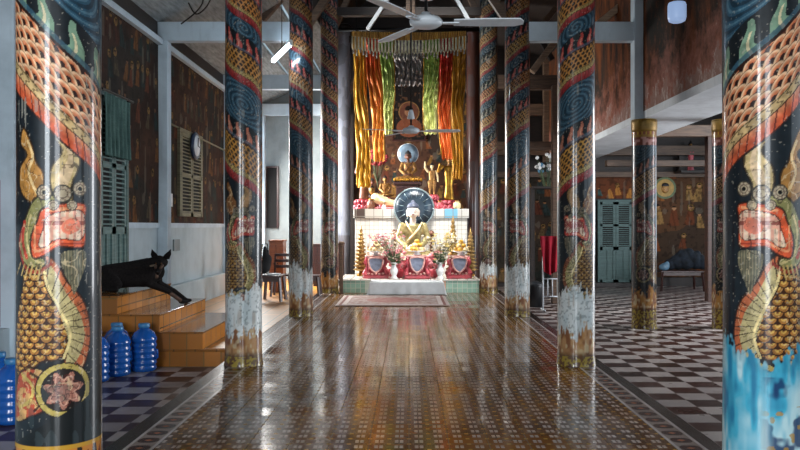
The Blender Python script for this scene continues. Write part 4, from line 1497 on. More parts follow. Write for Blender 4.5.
# a reclining figure in a cream robe
t = thing('reclining_statue', 'cream robed reclining figure lying along the bench edge left of the big disc', 'statue', (P(389, 0, 19.5).x, 19.55, BZ + 0.06), 0)
blob('robe', [(Vector((-0.32, 0, 0.22)), 0.13, Vector((-0.05, 0, 0.10)), 0.12), (Vector((-0.05, 0, 0.10)), 0.11, Vector((0.22, 0.02, 0.06)), 0.08), (Vector((0.22, 0.02, 0.06)), 0.075, Vector((0.42, 0.03, 0.10)), 0.05),
              (Vector((-0.3, -0.06, 0.26)), 0.06, Vector((-0.1, -0.12, 0.12)), 0.045)], M['cream'], t, 0.014)
blob('head', [(Vector((-0.38, 0, 0.30)), 0.05, Vector((-0.42, -0.01, 0.40)), 0.08)], M['skin_gold'], t, 0.012)
bm = bmesh.new()
ball(bm, (-0.435, 0.025, 0.44), 0.082, 2)
bm_obj('hair', bm, M['dark_fig'], t, True)
t = thing('statue_mat', 'red cushion under the reclining cream figure', 'cushion', (P(390, 0, 19.55).x, 19.55, BZ))
bm = bmesh.new()
box(bm, -0.42, 0.46, -0.16, 0.18, 0, 0.05, 0.02)
bm_obj('pad', bm, M['redpaint'], t)
# red flowers, small jars and figures along the ledge
rs = random.Random(9)
t = thing('bouquet', 'round cluster of dark red flowers beside the left curtains', 'flowers', (P(378, 0, 20.4).x - 0.02, 20.55, BZ))
a, b_ = bmesh.new(), bmesh.new()
zc = pz(157, 20.5) - BZ
for i in range(46):
    v = Vector((rs.gauss(0, 1), rs.gauss(0, 1) * 0.5, rs.gauss(0, 1))).normalized() * 0.19
    v.x *= 1.3
    ball(b_, v + Vector((0, 0, zc)), 0.045, 1)
    if i < 12:
        tube(a, [(0, 0, 0), (0, 0, zc * 0.5), tuple(v + Vector((0, 0, zc)))], 0.007, 5)
bm_obj('stems', a, M['leaf'], t)
bm_obj('blossoms', b_, simple('dark_red_petals', '#a02c34', 0.6), t)['kind'] = 'stuff'
for px, Y, h_, m, lb in ((371, 19.4, 0.26, 'brown_fig', 'little brown jar near the left lotus base on the bench'), (384, 19.32, 0.12, 'porcelain', 'small white cup on the ledge left of the big disc'),
                         (440, 19.3, 0.2, 'redpaint', 'little red incense jar right of the big disc on the ledge'),
                         (457, 19.45, 0.22, 'cream', 'small pale jar at the foot of the gilt standing figure'), (398, 19.35, 0.14, 'gold', 'small gilt bowl at the left edge of the big disc'),
                         (427, 19.4, 0.16, 'gold', 'small gilt bowl at the right edge of the big disc')):
    t = thing('altar_jar', lb, 'jar', (P(px, 0, Y).x, Y, BZ))
    bm = bmesh.new()
    lathe(bm, [(h_ * 0.3, 0), (h_ * 0.42, h_ * 0.25), (h_ * 0.4, h_ * 0.6), (h_ * 0.2, h_ * 0.8), (h_ * 0.26, h_ * 0.88)], 18)
    bm_obj('vessel', bm, M[m], t, True)
    bm = bmesh.new()
    lathe(bm, [(h_ * 0.28, h_ * 0.88), (h_ * 0.2, h_ * 0.97), (h_ * 0.05, h_)], 18)
    bm_obj('lid', bm, M['gold'], t, True)

# framed dark picture of a haloed figure above the bench (painted, on the wall)
t = thing('altar_painting', 'tall dark painting of a haloed seated figure hung between the green curtains', 'painting', (P(409, 0, 21.5).x, 21.6, pz(112, 21.6)))
U, V = np.meshgrid(np.linspace(-0.42, 0.42, 110), np.linspace(-0.75, 0.75, 190))
C = np.zeros(U.shape + (3,), np.float32)
C[...] = hexc('#16110f')
d = np.hypot(U, V + 0.0)
over(C, (d < 0.27) * 0.9, hexc('#5a3426'))
over(C, (np.abs(d - 0.27) < 0.012) * 1.0, hexc('#7a5a34'))
over(C, (np.hypot(U / 1.3, V + 0.42) < 0.26) * 1.0, hexc('#6a3a26'))
over(C, (np.hypot(U, V - 0.0) < 0.12) * 1.0, hexc('#8a6248'))
over(C, (np.hypot(U, V - 0.06) < 0.11) * (V > 0.04) * 1.0, hexc('#120d0b'))
over(C, (vnoise(U, V, 18, 3) > 0.72) * 0.4, hexc('#6b4a34'))
grid_obj('canvas', U, U * 0, V, C, M['mural'], t, False, 0.02)
bm = bmesh.new()
for b in ((-0.46, -0.42, -0.79, 0.79), (0.42, 0.46, -0.79, 0.79), (-0.42, 0.42, 0.75, 0.79), (-0.42, 0.42, -0.79, -0.75)):
    box(bm, b[0], b[1], -0.03, 0.02, b[2], b[3])
bm_obj('frame', bm, M['redwood'], t)

# ------------------------------------------------------------------ curtains and valance
CY = 19.0


def curtain(label, top, bot, ytop, ybot, c, c2, Y, folds=5, amp=0.06, sway=0.0, seed=0, name='altar_curtain', cat='curtain', group='coloured altar curtains', extra=None, c3=None):
    xl0, xr0 = P(top[0], 0, Y).x, P(top[1], 0, Y).x
    xl1, xr1 = P(bot[0], 0, Y).x, P(bot[1], 0, Y).x
    z0, z1 = pz(ytop, Y), pz(ybot, Y)
    nv, nu = 120, 60
    t, u = np.meshgrid(np.linspace(0, 1, nv), np.linspace(0, 1, nu), indexing='ij')
    e = t ** 1.1
    wob = np.sin(t * 9 + seed) * 0.012 + np.sin(t * 23 + seed * 2) * 0.006
    xl, xr = xl0 + (xl1 - xl0) * e, xr0 + (xr1 - xr0) * e
    X = xl + (xr - xl) * u + wob + sway * np.sin(t * 3.1)
    ph = u * folds * 2 * math.pi + 2.6 * np.sin(t * 5 + seed) + 1.2 * np.sin(t * 13 + u * 3 + seed)
    Yy = Y + amp * np.sin(ph) * (0.6 + 0.4 * t) + 0.012 * np.sin(ph * 2.3 + 3 * np.sin(t * 7 + seed)) + 0.022 * np.sin(t * 48 + u * 9 * np.sin(t * 5 + seed) + seed)
    Z = z0 + (z1 - z0) * t - 0.05 * np.abs(np.sin(u * folds * math.pi)) * (t > 0.97)
    o = grid_obj(name, X, Yy, Z, None, fabric('cloth_' + c.strip('#'), c, c2, True, 0.38, 0.6, c3), None, False, 0.008)
    org = Vector((xl0, Y, z0))
    o.data.transform(Matrix.Translation(-org))
    o.location = org
    tag(o, label, cat, group)
    # gold edge ribbon running down the inner edge
    bm = bmesh.new()
    side = nu - 1 if (extra or 1) > 0 else 0
    pts = [Vector((X[i, side], Yy[i, side] - 0.012, Z[i, side])) - org for i in range(0, nv, 3)]
    tube(bm, pts, 0.014, 6)
    bm_obj('ribbon_edge', bm, M['gold'], o, True)
    return o


curtain('gold silk curtain hanging at the far left of the altar', (353, 365), (357, 371), 34, 186, '#d8a634', '#8f6516', CY + 0.05, 3, 0.05, 0, 1, extra=1)
curtain('orange curtain with gold edge between the left gold and green ones', (364, 380), (374, 385), 35, 160, '#cc4a1c', '#9a2a0e', CY - 0.12, 3, 0.06, 0.03, 2, extra=1, c3='#d8923a')
curtain('pale green curtain on the left, right beside the orange one', (379, 394), (385, 393), 35, 133, '#9dbb5c', '#6f8a34', CY - 0.34, 3, 0.05, 0.02, 3, extra=1, c3='#c2c07a')
curtain('pale green curtain on the right, beside the deep red one', (424, 440), (424, 437), 35, 133, '#9dbb5c', '#6f8a34', CY - 0.34, 3, 0.05, -0.02, 4, extra=-1, c3='#c2c07a')
curtain('deep red curtain fading to orange, right of the green one', (438, 453), (441, 452), 35, 158, '#b8281c', '#8e1a12', CY - 0.12, 3, 0.06, -0.03, 5, extra=-1, c3='#cf6a2c')
curtain('gold silk curtain hanging at the far right of the altar', (450, 466), (452, 462), 34, 178, '#c88f2a', '#80560f', CY + 0.05, 3, 0.05, 0, 6, extra=-1)
curtain('grey and white patterned cloth gathered above the dark painting', (393, 425), (393, 425), 36, 84, '#a09a98', '#5a5254', CY + 0.2, 7, 0.05, 0, 7, name='altar_drape', cat='drape', group=None, extra=1)

VY = CY - 0.45
t = thing('altar_valance', 'long arched gold valance with grey and cream tassel fringe above the curtains', 'valance', (0, VY, pz(35, VY)))
zt = lambda u, base, sag: P(0, base + sag * math.sin(math.pi * u), VY).z
nu = 240
org = Vector((0, VY, pz(35, VY)))
uu = np.linspace(0, 1, nu)
xv = P(352, 0, VY).x + (P(466, 0, VY).x - P(352, 0, VY).x) * uu
tt = np.linspace(0, 1, 10)
T_, U2 = np.meshgrid(tt, uu, indexing='ij')
ztop = np.array([P(0, 31 + 3 * math.sin(math.pi * q), VY).z for q in uu])
zbot = np.array([P(0, 36 + 6 * math.sin(math.pi * q), VY).z for q in uu])
Xg = np.broadcast_to(xv, T_.shape)
Zg = ztop + (zbot - ztop) * T_
Yg = 0.02 * np.sin(U2 * 300) - 0.15 * np.sin(math.pi * U2)
grid_obj('gold_band', Xg, Yg, Zg - org.z, None, fabric('gold_valance_cloth', '#b88a3a', '#7a5420'), t, False, 0.01)
C = np.zeros(T_.shape + (3,), np.float32)
bm1, bm2 = bmesh.new(), bmesh.new()
for i in range(34):
    u = (i + 0.5) / 34
    x = P(352 + 114 * u, 0, VY).x
    y = -0.16 * math.sin(math.pi * u)
    z0 = P(0, 36 + 6 * math.sin(math.pi * u), VY).z - org.z
    z1 = z0 - 0.40 - 0.05 * math.sin(i * 2.1)
    d = 0.033
    tube(bm1, [(x - d, y, z0), (x - d * 0.8, y - 0.01, z0 - 0.28), (x, y - 0.015, z0 - 0.34), (x + d * 0.8, y - 0.01, z0 - 0.28), (x + d, y, z0)], 0.013, 6)
    tube(bm2, [(x, y, z0 - 0.3), (x, y, z1 + 0.1), (x, y - 0.005, z1)], [0.012, 0.02, 0.026], 6)
bm_obj('loop_fringe', bm1, simple('cream_cord', '#c9c2a4', 0.6), t, True)
bm_obj('tassel_fringe', bm2, simple('grey_cord', '#7e7a72', 0.7), t, True)
t = thing('curtain_rail', 'dark rail above the altar valance', 'rail', (0, CY, P(0, 31, CY).z))
bm = bmesh.new()
tube(bm, [(-1.75, 0, 0.03), (1.75, 0, 0.03)], 0.05, 8)
tube(bm, [(-1.22, -0.34, -0.16), (1.22, -0.34, -0.16)], 0.03, 8)
for x in (-1.25, 1.25):
    tube(bm, [(x, 0, 0.03), (x, 0, 7.4 - P(0, 31, CY).z)], 0.015, 6)
    tube(bm, [(x * 0.2, 0.26, 0.0), (x * 0.98, 0, 0.0), (x * 0.98, -0.34, -0.14), (x * 0.98, -0.46, -0.1)], 0.02, 6)
bm_obj('rod', bm, M['iron'], t, True)

# ------------------------------------------------------------------ low table with white cloth, rug
t = thing('low_offering_table', 'long low table under the white cloth in front of the altar', 'table', (0, 16.9, 0))
x0, x1 = P(370, 0, 16.65).x, P(443.5, 0, 16.65).x
bm = bmesh.new()
box(bm, x0, x1, -0.24, 0.3, 0.24, 0.275, 0.005)
bm_obj('tabletop', bm, M['brownwood'], t)
for x in (x0 + 0.06, x1 - 0.06):
    for y in (-0.19, 0.25):
        bm = bmesh.new()
        box(bm, x - 0.025, x + 0.025, y - 0.025, y + 0.025, 0, 0.24)
        bm_obj('leg', bm, M['brownwood'], t)
nx, ny = 90, 60
ex = 0.3
gx = np.linspace(x0 - ex, x1 + ex, nx)
gy = np.linspace(16.66 - 0.27, 17.2 + 0.26, ny)
GX, GYY = np.meshgrid(gx, gy)
ox = np.maximum(0, np.maximum(x0 - GX, GX - x1))
oy = np.maximum(0, np.maximum(16.65 - GYY, GYY - 17.21))
fl = 0.22
X = np.clip(GX, x0, x1) + np.sign(GX - (x0 + x1) / 2) * ox * fl
Yy = np.clip(GYY, 16.65, 17.21) + np.sign(GYY - 16.9) * oy * 0.08
drop = np.minimum(0.262, np.hypot(ox, oy) * 1.0)
Z = 0.283 - drop
X = X + (ox > 0) * 0.012 * np.sin(GYY * 30) * ox / ex
Yy = Yy - (oy > 0) * 0.010 * np.sin(GX * 17 + np.sin(GX * 5) * 2) * oy / 0.27
o = grid_obj('tablecloth', X, Yy, Z, None, M['cloth_white'], None, False, 0.006)
tag(o, 'plain white cloth draped over the low table before the altar', 'tablecloth')


def rug_mat():
    n = NT('woven_rug', 0.9)
    pos, x, y, z = n.pos()
    f = n.noise(pos, 9, 4, 0.6)
    c = n.mix(n.ramp(f, 0.4, 0.6), lin('#a89a92'), lin('#86655f'))
    u = n.m_('DIVIDE', n.m_('ABSOLUTE', n.m_('SUBTRACT', x, -0.3)), 1.03)
    v = n.m_('DIVIDE', n.m_('ABSOLUTE', n.m_('SUBTRACT', y, 15.5)), 1.05)
    e = n.m_('MAXIMUM', u, v)
    c = n.mix(n.m_('GREATER_THAN', e, 0.82), c, lin('#b9ada8'))
    c = n.mix(n.m_('GREATER_THAN', e, 0.90), c, lin('#74443e'))
    c = n.mix(n.m_('GREATER_THAN', e, 0.95), c, lin('#a89790'))
    d = n.m_('ADD', n.m_('POWER', u, 2.0), n.m_('POWER', v, 2.0))
    c = n.mix(n.m_('MULTIPLY', n.m_('LESS_THAN', d, 0.25), 0.6), c, lin('#8a4038'))
    n.color(c)
    return n.m


nx = 60
GX, GYY = np.meshgrid(np.linspace(-1.34, 0.74, nx), np.linspace(14.45, 16.55, nx))
Z = 0.012 + 0.004 * np.sin(GX * 7) * np.sin(GYY * 5)
o = grid_obj('rug', GX, GYY, Z, None, rug_mat(), None, False, 0.008)
tag(o, 'worn pale rug with a red brown border on the floor before the low table', 'rug')

# ------------------------------------------------------------------ left side: steps, door, window, plinth, clock
t = thing('tiled_steps', 'short flight of glossy ochre tiled steps rising to the teal door, dog on top', 'steps', (-3.0, 9.36, AZ))
O = Vector((-3.0, 9.36, AZ))
SE = 11.46
for i, (x0, x1, z1) in enumerate(((-3.985, -3.416, 0.63), (-3.985, -2.92, 0.415), (-3.985, -2.416, 0.21), (-3.985, -2.0, 0.0))):
    z0 = (0.415, 0.21, 0.0, AZ)[i]
    xl = XL + 0.03 if i < 4 else x0
    bm = bmesh.new()
    box(bm, xl - O.x, x1 - O.x, 0, SE - 9.36 if i < 3 else 0.09, z0 - O.z, z1 - 0.02 - O.z, 0.004)
    st = bm_obj('step', bm, M['ochre'], t)
    bm = bmesh.new()
    box(bm, x1 - 0.012 - O.x, x1 + 0.004 - O.x, 0.012, (SE - 9.36 if i < 3 else 0.08) - 0.012, max(z0, z0) - O.z + 0.004, z1 - 0.022 - O.z)
    bm_obj('riser', bm, M['ochre_side'], st)
    bm = bmesh.new()
    box(bm, xl - O.x, x1 + 0.012 - O.x, -0.01, SE - 9.36 if i < 3 else 0.09, z1 - 0.02 - O.z, z1 - O.z + (0.006 if i == 3 else 0), 0.004)
    bm_obj('tread', bm, M['ochre_top'], st)


def louvre_leaf(parent, name, axis, a0, a1, z0, z1, at, mat, slats, lower=0.0, t=0.045):
    """a louvred leaf; axis 'y' = lies along Y on the left wall, 'x' = along X on the back wall"""
    def bx(bm, a, b, d0, d1, c, d, M_=None):
        if axis == 'y':
            box(bm, at + d0, at + d1, a, b, c, d)
        else:
            box(bm, a, b, at - d1, at - d0, c, d)
    bm = bmesh.new()
    w_ = 0.07
    zz = z0 + (z1 - z0) * lower
    for b in ((a0, a0 + w_, z0, z1), (a1 - w_, a1, z0, z1), (a0, a1, z0, z0 + w_), (a0, a1, z1 - w_, z1), (a0, a1, (zz + z1) / 2 - 0.03, (zz + z1) / 2 + 0.03)):
        bx(bm, b[0], b[1], 0, t, b[2], b[3])
    if lower:
        bx(bm, a0, a1, 0, t, zz - 0.05, zz + 0.05)
        bx(bm, a0 + w_, a1 - w_, 0, t * 0.5, z0 + w_, zz)
        m = (a0 + a1) / 2
        bx(bm, m - 0.02, m + 0.02, 0, t * 0.9, z0 + w_, zz)
    leaf = bm_obj(name, bm, mat, parent)
    bm = bmesh.new()
    for i in range(slats):
        z = zz + 0.09 + (z1 - zz - 0.18) * i / (slats - 1)
        if axis == 'y':
            beam(bm, (at + t * 0.5, a0 + w_, z), (at + t * 0.5, a1 - w_, z), 0.04, 0.012)
        else:
            beam(bm, (a0 + w_, at - t * 0.5, z), (a1 - w_, at - t * 0.5, z), 0.04, 0.012)
    # tilt comes from a second thin lip under each slat
    for i in range(slats):
        z = zz + 0.075 + (z1 - zz - 0.18) * i / (slats - 1)
        if axis == 'y':
            box(bm, at + t * 0.8, at + t * 0.95, a0 + w_, a1 - w_, z, z + 0.014)
        else:
            box(bm, a0 + w_, a1 - w_, at - t * 0.95, at - t * 0.8, z, z + 0.014)
    bm_obj('louvres', bm, mat, leaf)
    bm = bmesh.new()
    if axis == 'y':
        box(bm, at + 0.001, at + 0.006, a0 + 0.02, a1 - 0.02, zz, z1)
    else:
        box(bm, a0 + 0.02, a1 - 0.02, at - 0.006, at - 0.001, zz, z1)
    bm_obj('slat_gap_shade', bm, M['black'], leaf)  # black sheet stands in for the shade behind the slats
    return leaf


def frame(parent, axis, a0, a1, z0, z1, at, mat, w_=0.08, d=0.06):
    bm = bmesh.new()
    for b in ((a0 - w_, a0, z0, z1 + w_), (a1, a1 + w_, z0, z1 + w_), (a0, a1, z1, z1 + w_)):
        if axis == 'y':
            box(bm, at, at + d, b[0], b[1], b[2], b[3], 0.005)
        else:
            box(bm, b[0], b[1], at - d, at, b[2], b[3], 0.005)
    return bm_obj('frame', bm, mat, parent)


# teal door on the left wall at the head of the steps
dr = bpy.data.objects.new('door_1', None)
COL.objects.link(dr)
struct(dr)
frame(dr, 'y', 10.35, 11.28, 0.63, 3.15, XL + 0.014, M['teal'])
for a, b in ((10.35, 10.81), (10.82, 11.28)):
    lf = louvre_leaf(dr, 'door_leaf', 'y', a, b, 0.64, 3.14, XL + 0.02, M['tealpale'], 26, 0.3)
# the hanging door curtain
nv, nu = 50, 70
t_, u_ = np.meshgrid(np.linspace(0, 1, nv), np.linspace(0, 1, nu), indexing='ij')
yy = 10.2 + 0.95 * u_ + 0.0 * t_
xx = XL + 0.17 + 0.03 * np.sin(u_ * 42 + np.sin(t_ * 3)) * (0.4 + 0.6 * t_)
z0, z1 = 3.16, 2.36
o = grid_obj('door_curtain', xx, yy, z0 + (z1 - z0) * t_, None, fabric('grey_green_cloth', '#56726c', '#36504c', False, 0.8, 0.2), None, False, 0.006)
tag(o, 'short grey green curtain hung over the top of the left teal door', 'curtain')
bm = bmesh.new()
tube(bm, [(XL + 0.17, 10.1, 3.19), (XL + 0.17, 11.25, 3.19)], 0.016, 8)
for y in (10.12, 11.22):
    tube(bm, [(XL + 0.01, y, 3.19), (XL + 0.17, y, 3.19)], 0.012, 6)
bm_obj('curtain_pole', bm, M['iron'], o)

# louvred window on the mural wall
wd = bpy.data.objects.new('window_1', None)
COL.objects.link(wd)
struct(wd)
frame(wd, 'y', 13.98, 15.36, 1.62, 3.1, XL + 0.014, M['khaki'], 0.07)
for a, b in ((13.98, 14.66), (14.68, 15.36)):
    lf = louvre_leaf(wd, 'shutter', 'y', a, b, 1.62, 3.1, XL + 0.03, M['khaki'], 22)

p = P(192.5, 145, 14.75)
ck = thing('wall_clock', 'oval blue and white clock plate hung on the khaki window shutters', 'clock', (XL + 0.12, 14.72, p.z - 0.02), 0)
Mx = Matrix.Rotation(R(90), 4, 'Y')
bm = bmesh.new()
lathe(bm, [(0.24, -0.03), (0.26, 0.0), (0.23, 0.035), (0.2, 0.03)], 32, Mx)
bm_obj('rim', bm, simple('dark_blue_rim', '#24344e', 0.3), ck, True)
bm = bmesh.new()
lathe(bm, [(0.195, 0.0), (0.19, 0.036), (0.01, 0.04)], 32, Mx)
f_ = bm_obj('face', bm, M['white'], ck, True)
bm = bmesh.new()
beam(bm, (0.05, 0, 0), (0.05, 0.02, 0.15), 0.012, 0.006)
bm_obj('minute_hand', bm, M['iron'], f_)
bm = bmesh.new()
beam(bm, (0.053, 0, 0), (0.053, 0.09, -0.02), 0.014, 0.006)
bm_obj('hour_hand', bm, M['iron'], f_)
bm = bmesh.new()
box(bm, XL + 0.015, XL + 0.025, 13.42, 13.62, 1.78, 2.0)
o = bm_obj('paper_notice', bm, M['porcelain'], None)
tag(o, 'small white paper pinned on the painted wall beside the left post', 'paper')
# thin pipe along the mural wall and a small box under the mural
bm = bmesh.new()
tube(bm, [(XL + 0.03, 13.1, 3.18), (XL + 0.03, 17.4, 3.10)], 0.018, 8)
o = bm_obj('wall_pipe', bm, M['khaki'], None, True)
tag(o, 'thin pale pipe running along the mural above the louvred window', 'pipe')
bm = bmesh.new()
box(bm, XL + 0.005, XL + 0.03, 13.7, 14.05, 1.02, 1.22, 0.004)
o = bm_obj('wall_switch', bm, M['greyplaster'])
tag(o, 'small grey switch plate on the pale wall above the dog\'s paws', 'switch')

# ------------------------------------------------------------------ the dog
TZ = 0.63
dg = thing('dog', 'black shepherd-like dog lying on the top ochre step, ears up, looking this way', 'dog', (-3.6, 10.25, TZ))
o3 = Vector((-3.6, 10.25, TZ))
W = lambda x, y, z: Vector((x, y, z)) - o3
fur = NT('black_fur', 0.9, 0, 0, 0.15)
f0 = fur.noise(fur.scale(fur.obj(), (1, 1, 1)), 45, 5, 0.7)
fur.color(fur.mix(fur.ramp(f0, 0.3, 0.8), lin('#0d0b0b'), lin('#262120')))
fur.bump(f0, 0.4, 0.01)
M['fur'] = fur.m
M['tan'] = simple('tan_fur', '#5a4030', 0.7, 0, 0.3, 30)
body = [
    (W(-3.82, 10.10, 0.80), (0.16, 0.17, 0.165), W(-3.60, 10.22, 0.83), (0.17, 0.15, 0.165)),
    (W(-3.60, 10.22, 0.83), (0.16, 0.15, 0.165), W(-3.38, 10.34, 0.85), (0.16, 0.14, 0.19)),
    (W(-3.36, 10.36, 0.84), (0.13, 0.12, 0.15), W(-3.26, 10.38, 0.86), (0.09, 0.10, 0.12)),
    (W(-3.34, 10.37, 0.92), 0.125, W(-3.23, 10.36, 0.985), 0.088),
    # haunch, shank and hind foot (near side)
    (W(-3.80, 10.02, 0.80), (0.13, 0.08, 0.14), W(-3.66, 9.97, 0.72), (0.09, 0.06, 0.075)),
    (W(-3.66, 9.97, 0.70), 0.05, W(-3.80, 9.93, 0.665), 0.034),
    (W(-3.80, 9.93, 0.665), 0.032, W(-3.62, 9.90, 0.66), 0.03),
    # tail
    (W(-3.93, 10.10, 0.72), 0.045, W(-3.93, 9.85, 0.665), 0.032),
    # shoulder, near foreleg stretched over the next step
    (W(-3.34, 10.30, 0.84), (0.08, 0.07, 0.12), W(-3.34, 10.28, 0.72), 0.06),
    (W(-3.34, 10.28, 0.71), 0.052, W(-3.14, 10.42, 0.60), 0.036),
    (W(-3.14, 10.42, 0.60), 0.034, W(-2.99, 10.52, 0.465), 0.030),
    (W(-2.99, 10.52, 0.455), (0.042, 0.034, 0.03), W(-2.95, 10.57, 0.448), (0.040, 0.036, 0.026)),
    # far foreleg
    (W(-3.30, 10.45, 0.84), (0.07, 0.06, 0.11), W(-3.29, 10.50, 0.71), 0.055),
    (W(-3.29, 10.50, 0.70), 0.048, W(-3.12, 10.66, 0.58), 0.034),
    (W(-3.12, 10.66, 0.58), 0.032, W(-3.0, 10.76, 0.46), 0.028),
    (W(-3.0, 10.76, 0.452), (0.04, 0.034, 0.03), W(-2.97, 10.81, 0.446), (0.038, 0.036, 0.026)),
    # head: skull, cheeks, muzzle turned to the viewer
    (W(-3.205, 10.36, 0.980), (0.085, 0.08, 0.075), W(-3.20, 10.30, 0.965), (0.072, 0.07, 0.065)),
    (W(-3.20, 10.27, 0.935), (0.052, 0.05, 0.045), W(-3.185, 10.15, 0.865), (0.034, 0.036, 0.032)),
    (W(-3.195, 10.25, 0.900), (0.034, 0.04, 0.022), W(-3.185, 10.165, 0.838), (0.024, 0.03, 0.015)),
]
bd = blob('body', body, M['fur'], dg, 0.011, 2)


def ear(bx_, tip, wdt):
    bm = bmesh.new()
    b0, tp = Vector(bx_), Vector(tip)
    side = Vector((wdt, 0, 0))
    pts = [b0 - side, b0 - side * 0.9 + (tp - b0) * 0.45, tp, b0 + side * 0.75 + (tp - b0) * 0.5, b0 + side]
    back = Vector((0, 0.035, 0))
    fr = [bm.verts.new(p_) for p_ in pts]
    mid = bm.verts.new(b0 + (tp - b0) * 0.35 + Vector((0, 0.02, 0)))
    bk = bm.verts.new(b0 + (tp - b0) * 0.3 + back * 1.6)
    for a, b in zip(fr, fr[1:]):
        bm.faces.new((a, b, mid))
        bm.faces.new((b, a, bk))
    bm.faces.new((fr[-1], fr[0], mid))
    bm.faces.new((fr[0], fr[-1], bk))
    e = bm_obj('ear', bm, M['fur'], dg, True)
    return e


ear(W(-3.262, 10.33, 1.020), W(-3.325, 10.34, 1.155), 0.052)
ear(W(-3.145, 10.33, 1.020), W(-3.075, 10.34, 1.155), 0.052)
for s in (-1, 1):
    bm = bmesh.new()
    ball(bm, W(-3.20 + 0.035 * s, 10.226, 0.970), 0.0115, 2)
    bm_obj('eye', bm, simple('amber_eye', '#5a3a1c', 0.15), dg, True)
bm = bmesh.new()
ball(bm, W(-3.184, 10.118, 0.872), 0.017, 2, (1.1, 0.8, 0.8))
bm_obj('nose', bm, simple('wet_nose', '#0a0a0b', 0.2), dg, True)
bm = bmesh.new()
pp = [W(-3.30 + 0.125 * math.cos(a), 10.37 + 0.125 * math.sin(a), 0.925 + 0.03 * math.cos(a + 0.5) + 0.0) for a in np.linspace(0, 2 * math.pi, 28)]
tube(bm, pp, 0.013, 8)
bm_obj('collar', bm, simple('collar_leather', '#6b5a48', 0.5), dg, True)

for nm, cs in (('chest_patch', [(W(-3.27, 10.285, 0.86), (0.035, 0.02, 0.05), W(-3.25, 10.29, 0.80), (0.03, 0.02, 0.03))]),
               ('cheek_patch', [(W(-3.235, 10.215, 0.945), (0.022, 0.03, 0.016), W(-3.215, 10.15, 0.915), (0.016, 0.02, 0.012))]),
               ('cheek_patch', [(W(-3.15, 10.215, 0.945), (0.022, 0.03, 0.016), W(-3.155, 10.15, 0.915), (0.016, 0.02, 0.012))]),
               ('foreleg_patch', [(W(-3.10, 10.425, 0.565), 0.026, W(-3.0, 10.49, 0.478), 0.024)])):
    o_ = blob(nm, cs, M['tan'], dg, 0.008, 2)

# ------------------------------------------------------------------ water bottles
def bottle(loc, label, rz=0, src=None):
    if src:
        c = src.copy()
        COL.objects.link(c)
        c.location = loc
        c.rotation_euler = (0, 0, rz)
        c['label'] = label
        for ch in src.children:
            d = ch.copy()
            COL.objects.link(d)
            d.parent = c
        return c
    t = thing('water_bottle', label, 'water bottle', loc, rz, 'big blue water bottles')
    r = 0.142
    prof = [(r * 0.8, 0.0), (r * 0.95, 0.012), (r, 0.035)]
    z = 0.035
    for i in range(5):
        prof += [(r, z + 0.012), (r * 0.93, z + 0.030), (r * 0.93, z + 0.042), (r, z + 0.060)]
        z += 0.064
    prof += [(r, z + 0.01), (r * 0.97, z + 0.03), (r * 0.78, z + 0.085), (r * 0.5, z + 0.115), (r * 0.38, z + 0.13), (r * 0.36, z + 0.155)]
    bm = bmesh.new()
    lathe(bm, prof, 32)
    bm_obj('vessel', bm, M['bottleblue'], t, True)
    bm = bmesh.new()
    zt_ = z + 0.150
    lathe(bm, [(r * 0.42, zt_ - 0.012), (r * 0.45, zt_), (r * 0.45, zt_ + 0.028), (r * 0.40, zt_ + 0.036), (0.01, zt_ + 0.037)], 20)
    bm_obj('cap', bm, M['capblue'], t, True)
    bm = bmesh.new()
    tube(bm, [(r * 0.95, -0.03, 0.25), (r * 1.12, -0.03, 0.245), (r * 1.14, -0.03, 0.16), (r * 0.95, -0.03, 0.14)], 0.012, 8)
    bm_obj('handle', bm, M['bottleblue'], t, True)
    return t


B0 = bottle((-3.02, 9.12, AZ), 'blue water bottle standing hard against the front of the ochre steps, rightmost of all')
for x, y, rz, lb in (
        (-3.22, 8.84, 1, 'blue water bottle in the middle of the cluster, just in front of the rightmost one'),
        (-3.35, 9.17, 2, 'blue water bottle at the back of the cluster against the steps'),
        (-3.33, 8.50, 3, 'blue water bottle partly covered by the nearest left column, front of the cluster'),
        (-3.53, 8.82, 4, 'blue water bottle hidden mostly behind the nearest left column, by the wall'),
        (-3.66, 8.22, 5, 'blue water bottle behind the nearest left column, nearest the wall'),
        (-3.40, 7.35, 6, 'blue water bottle left of the nearest column, farther of the ones at the picture edge'),
        (-3.62, 7.05, 0, 'blue water bottle at the left picture edge beside the nearest column'),
        (-3.33, 6.72, 2.5, 'blue water bottle at the left picture edge, nearest to the viewer')):
    bottle((x, y, AZ), lb, rz, B0)

# dark doorway piece with an orange panel at the far left edge
bm = bmesh.new()
box(bm, XL + 0.005, XL + 0.04, 6.6, 7.9, AZ + 0.66, 1.9, 0.005)
o = bm_obj('wall_hanging', bm, simple('orange_cloth_panel', '#8a3a20', 0.7, 0, 0.4, 4))
tag(o, 'dark orange cloth panel on the wall at the far left picture edge', 'hanging')

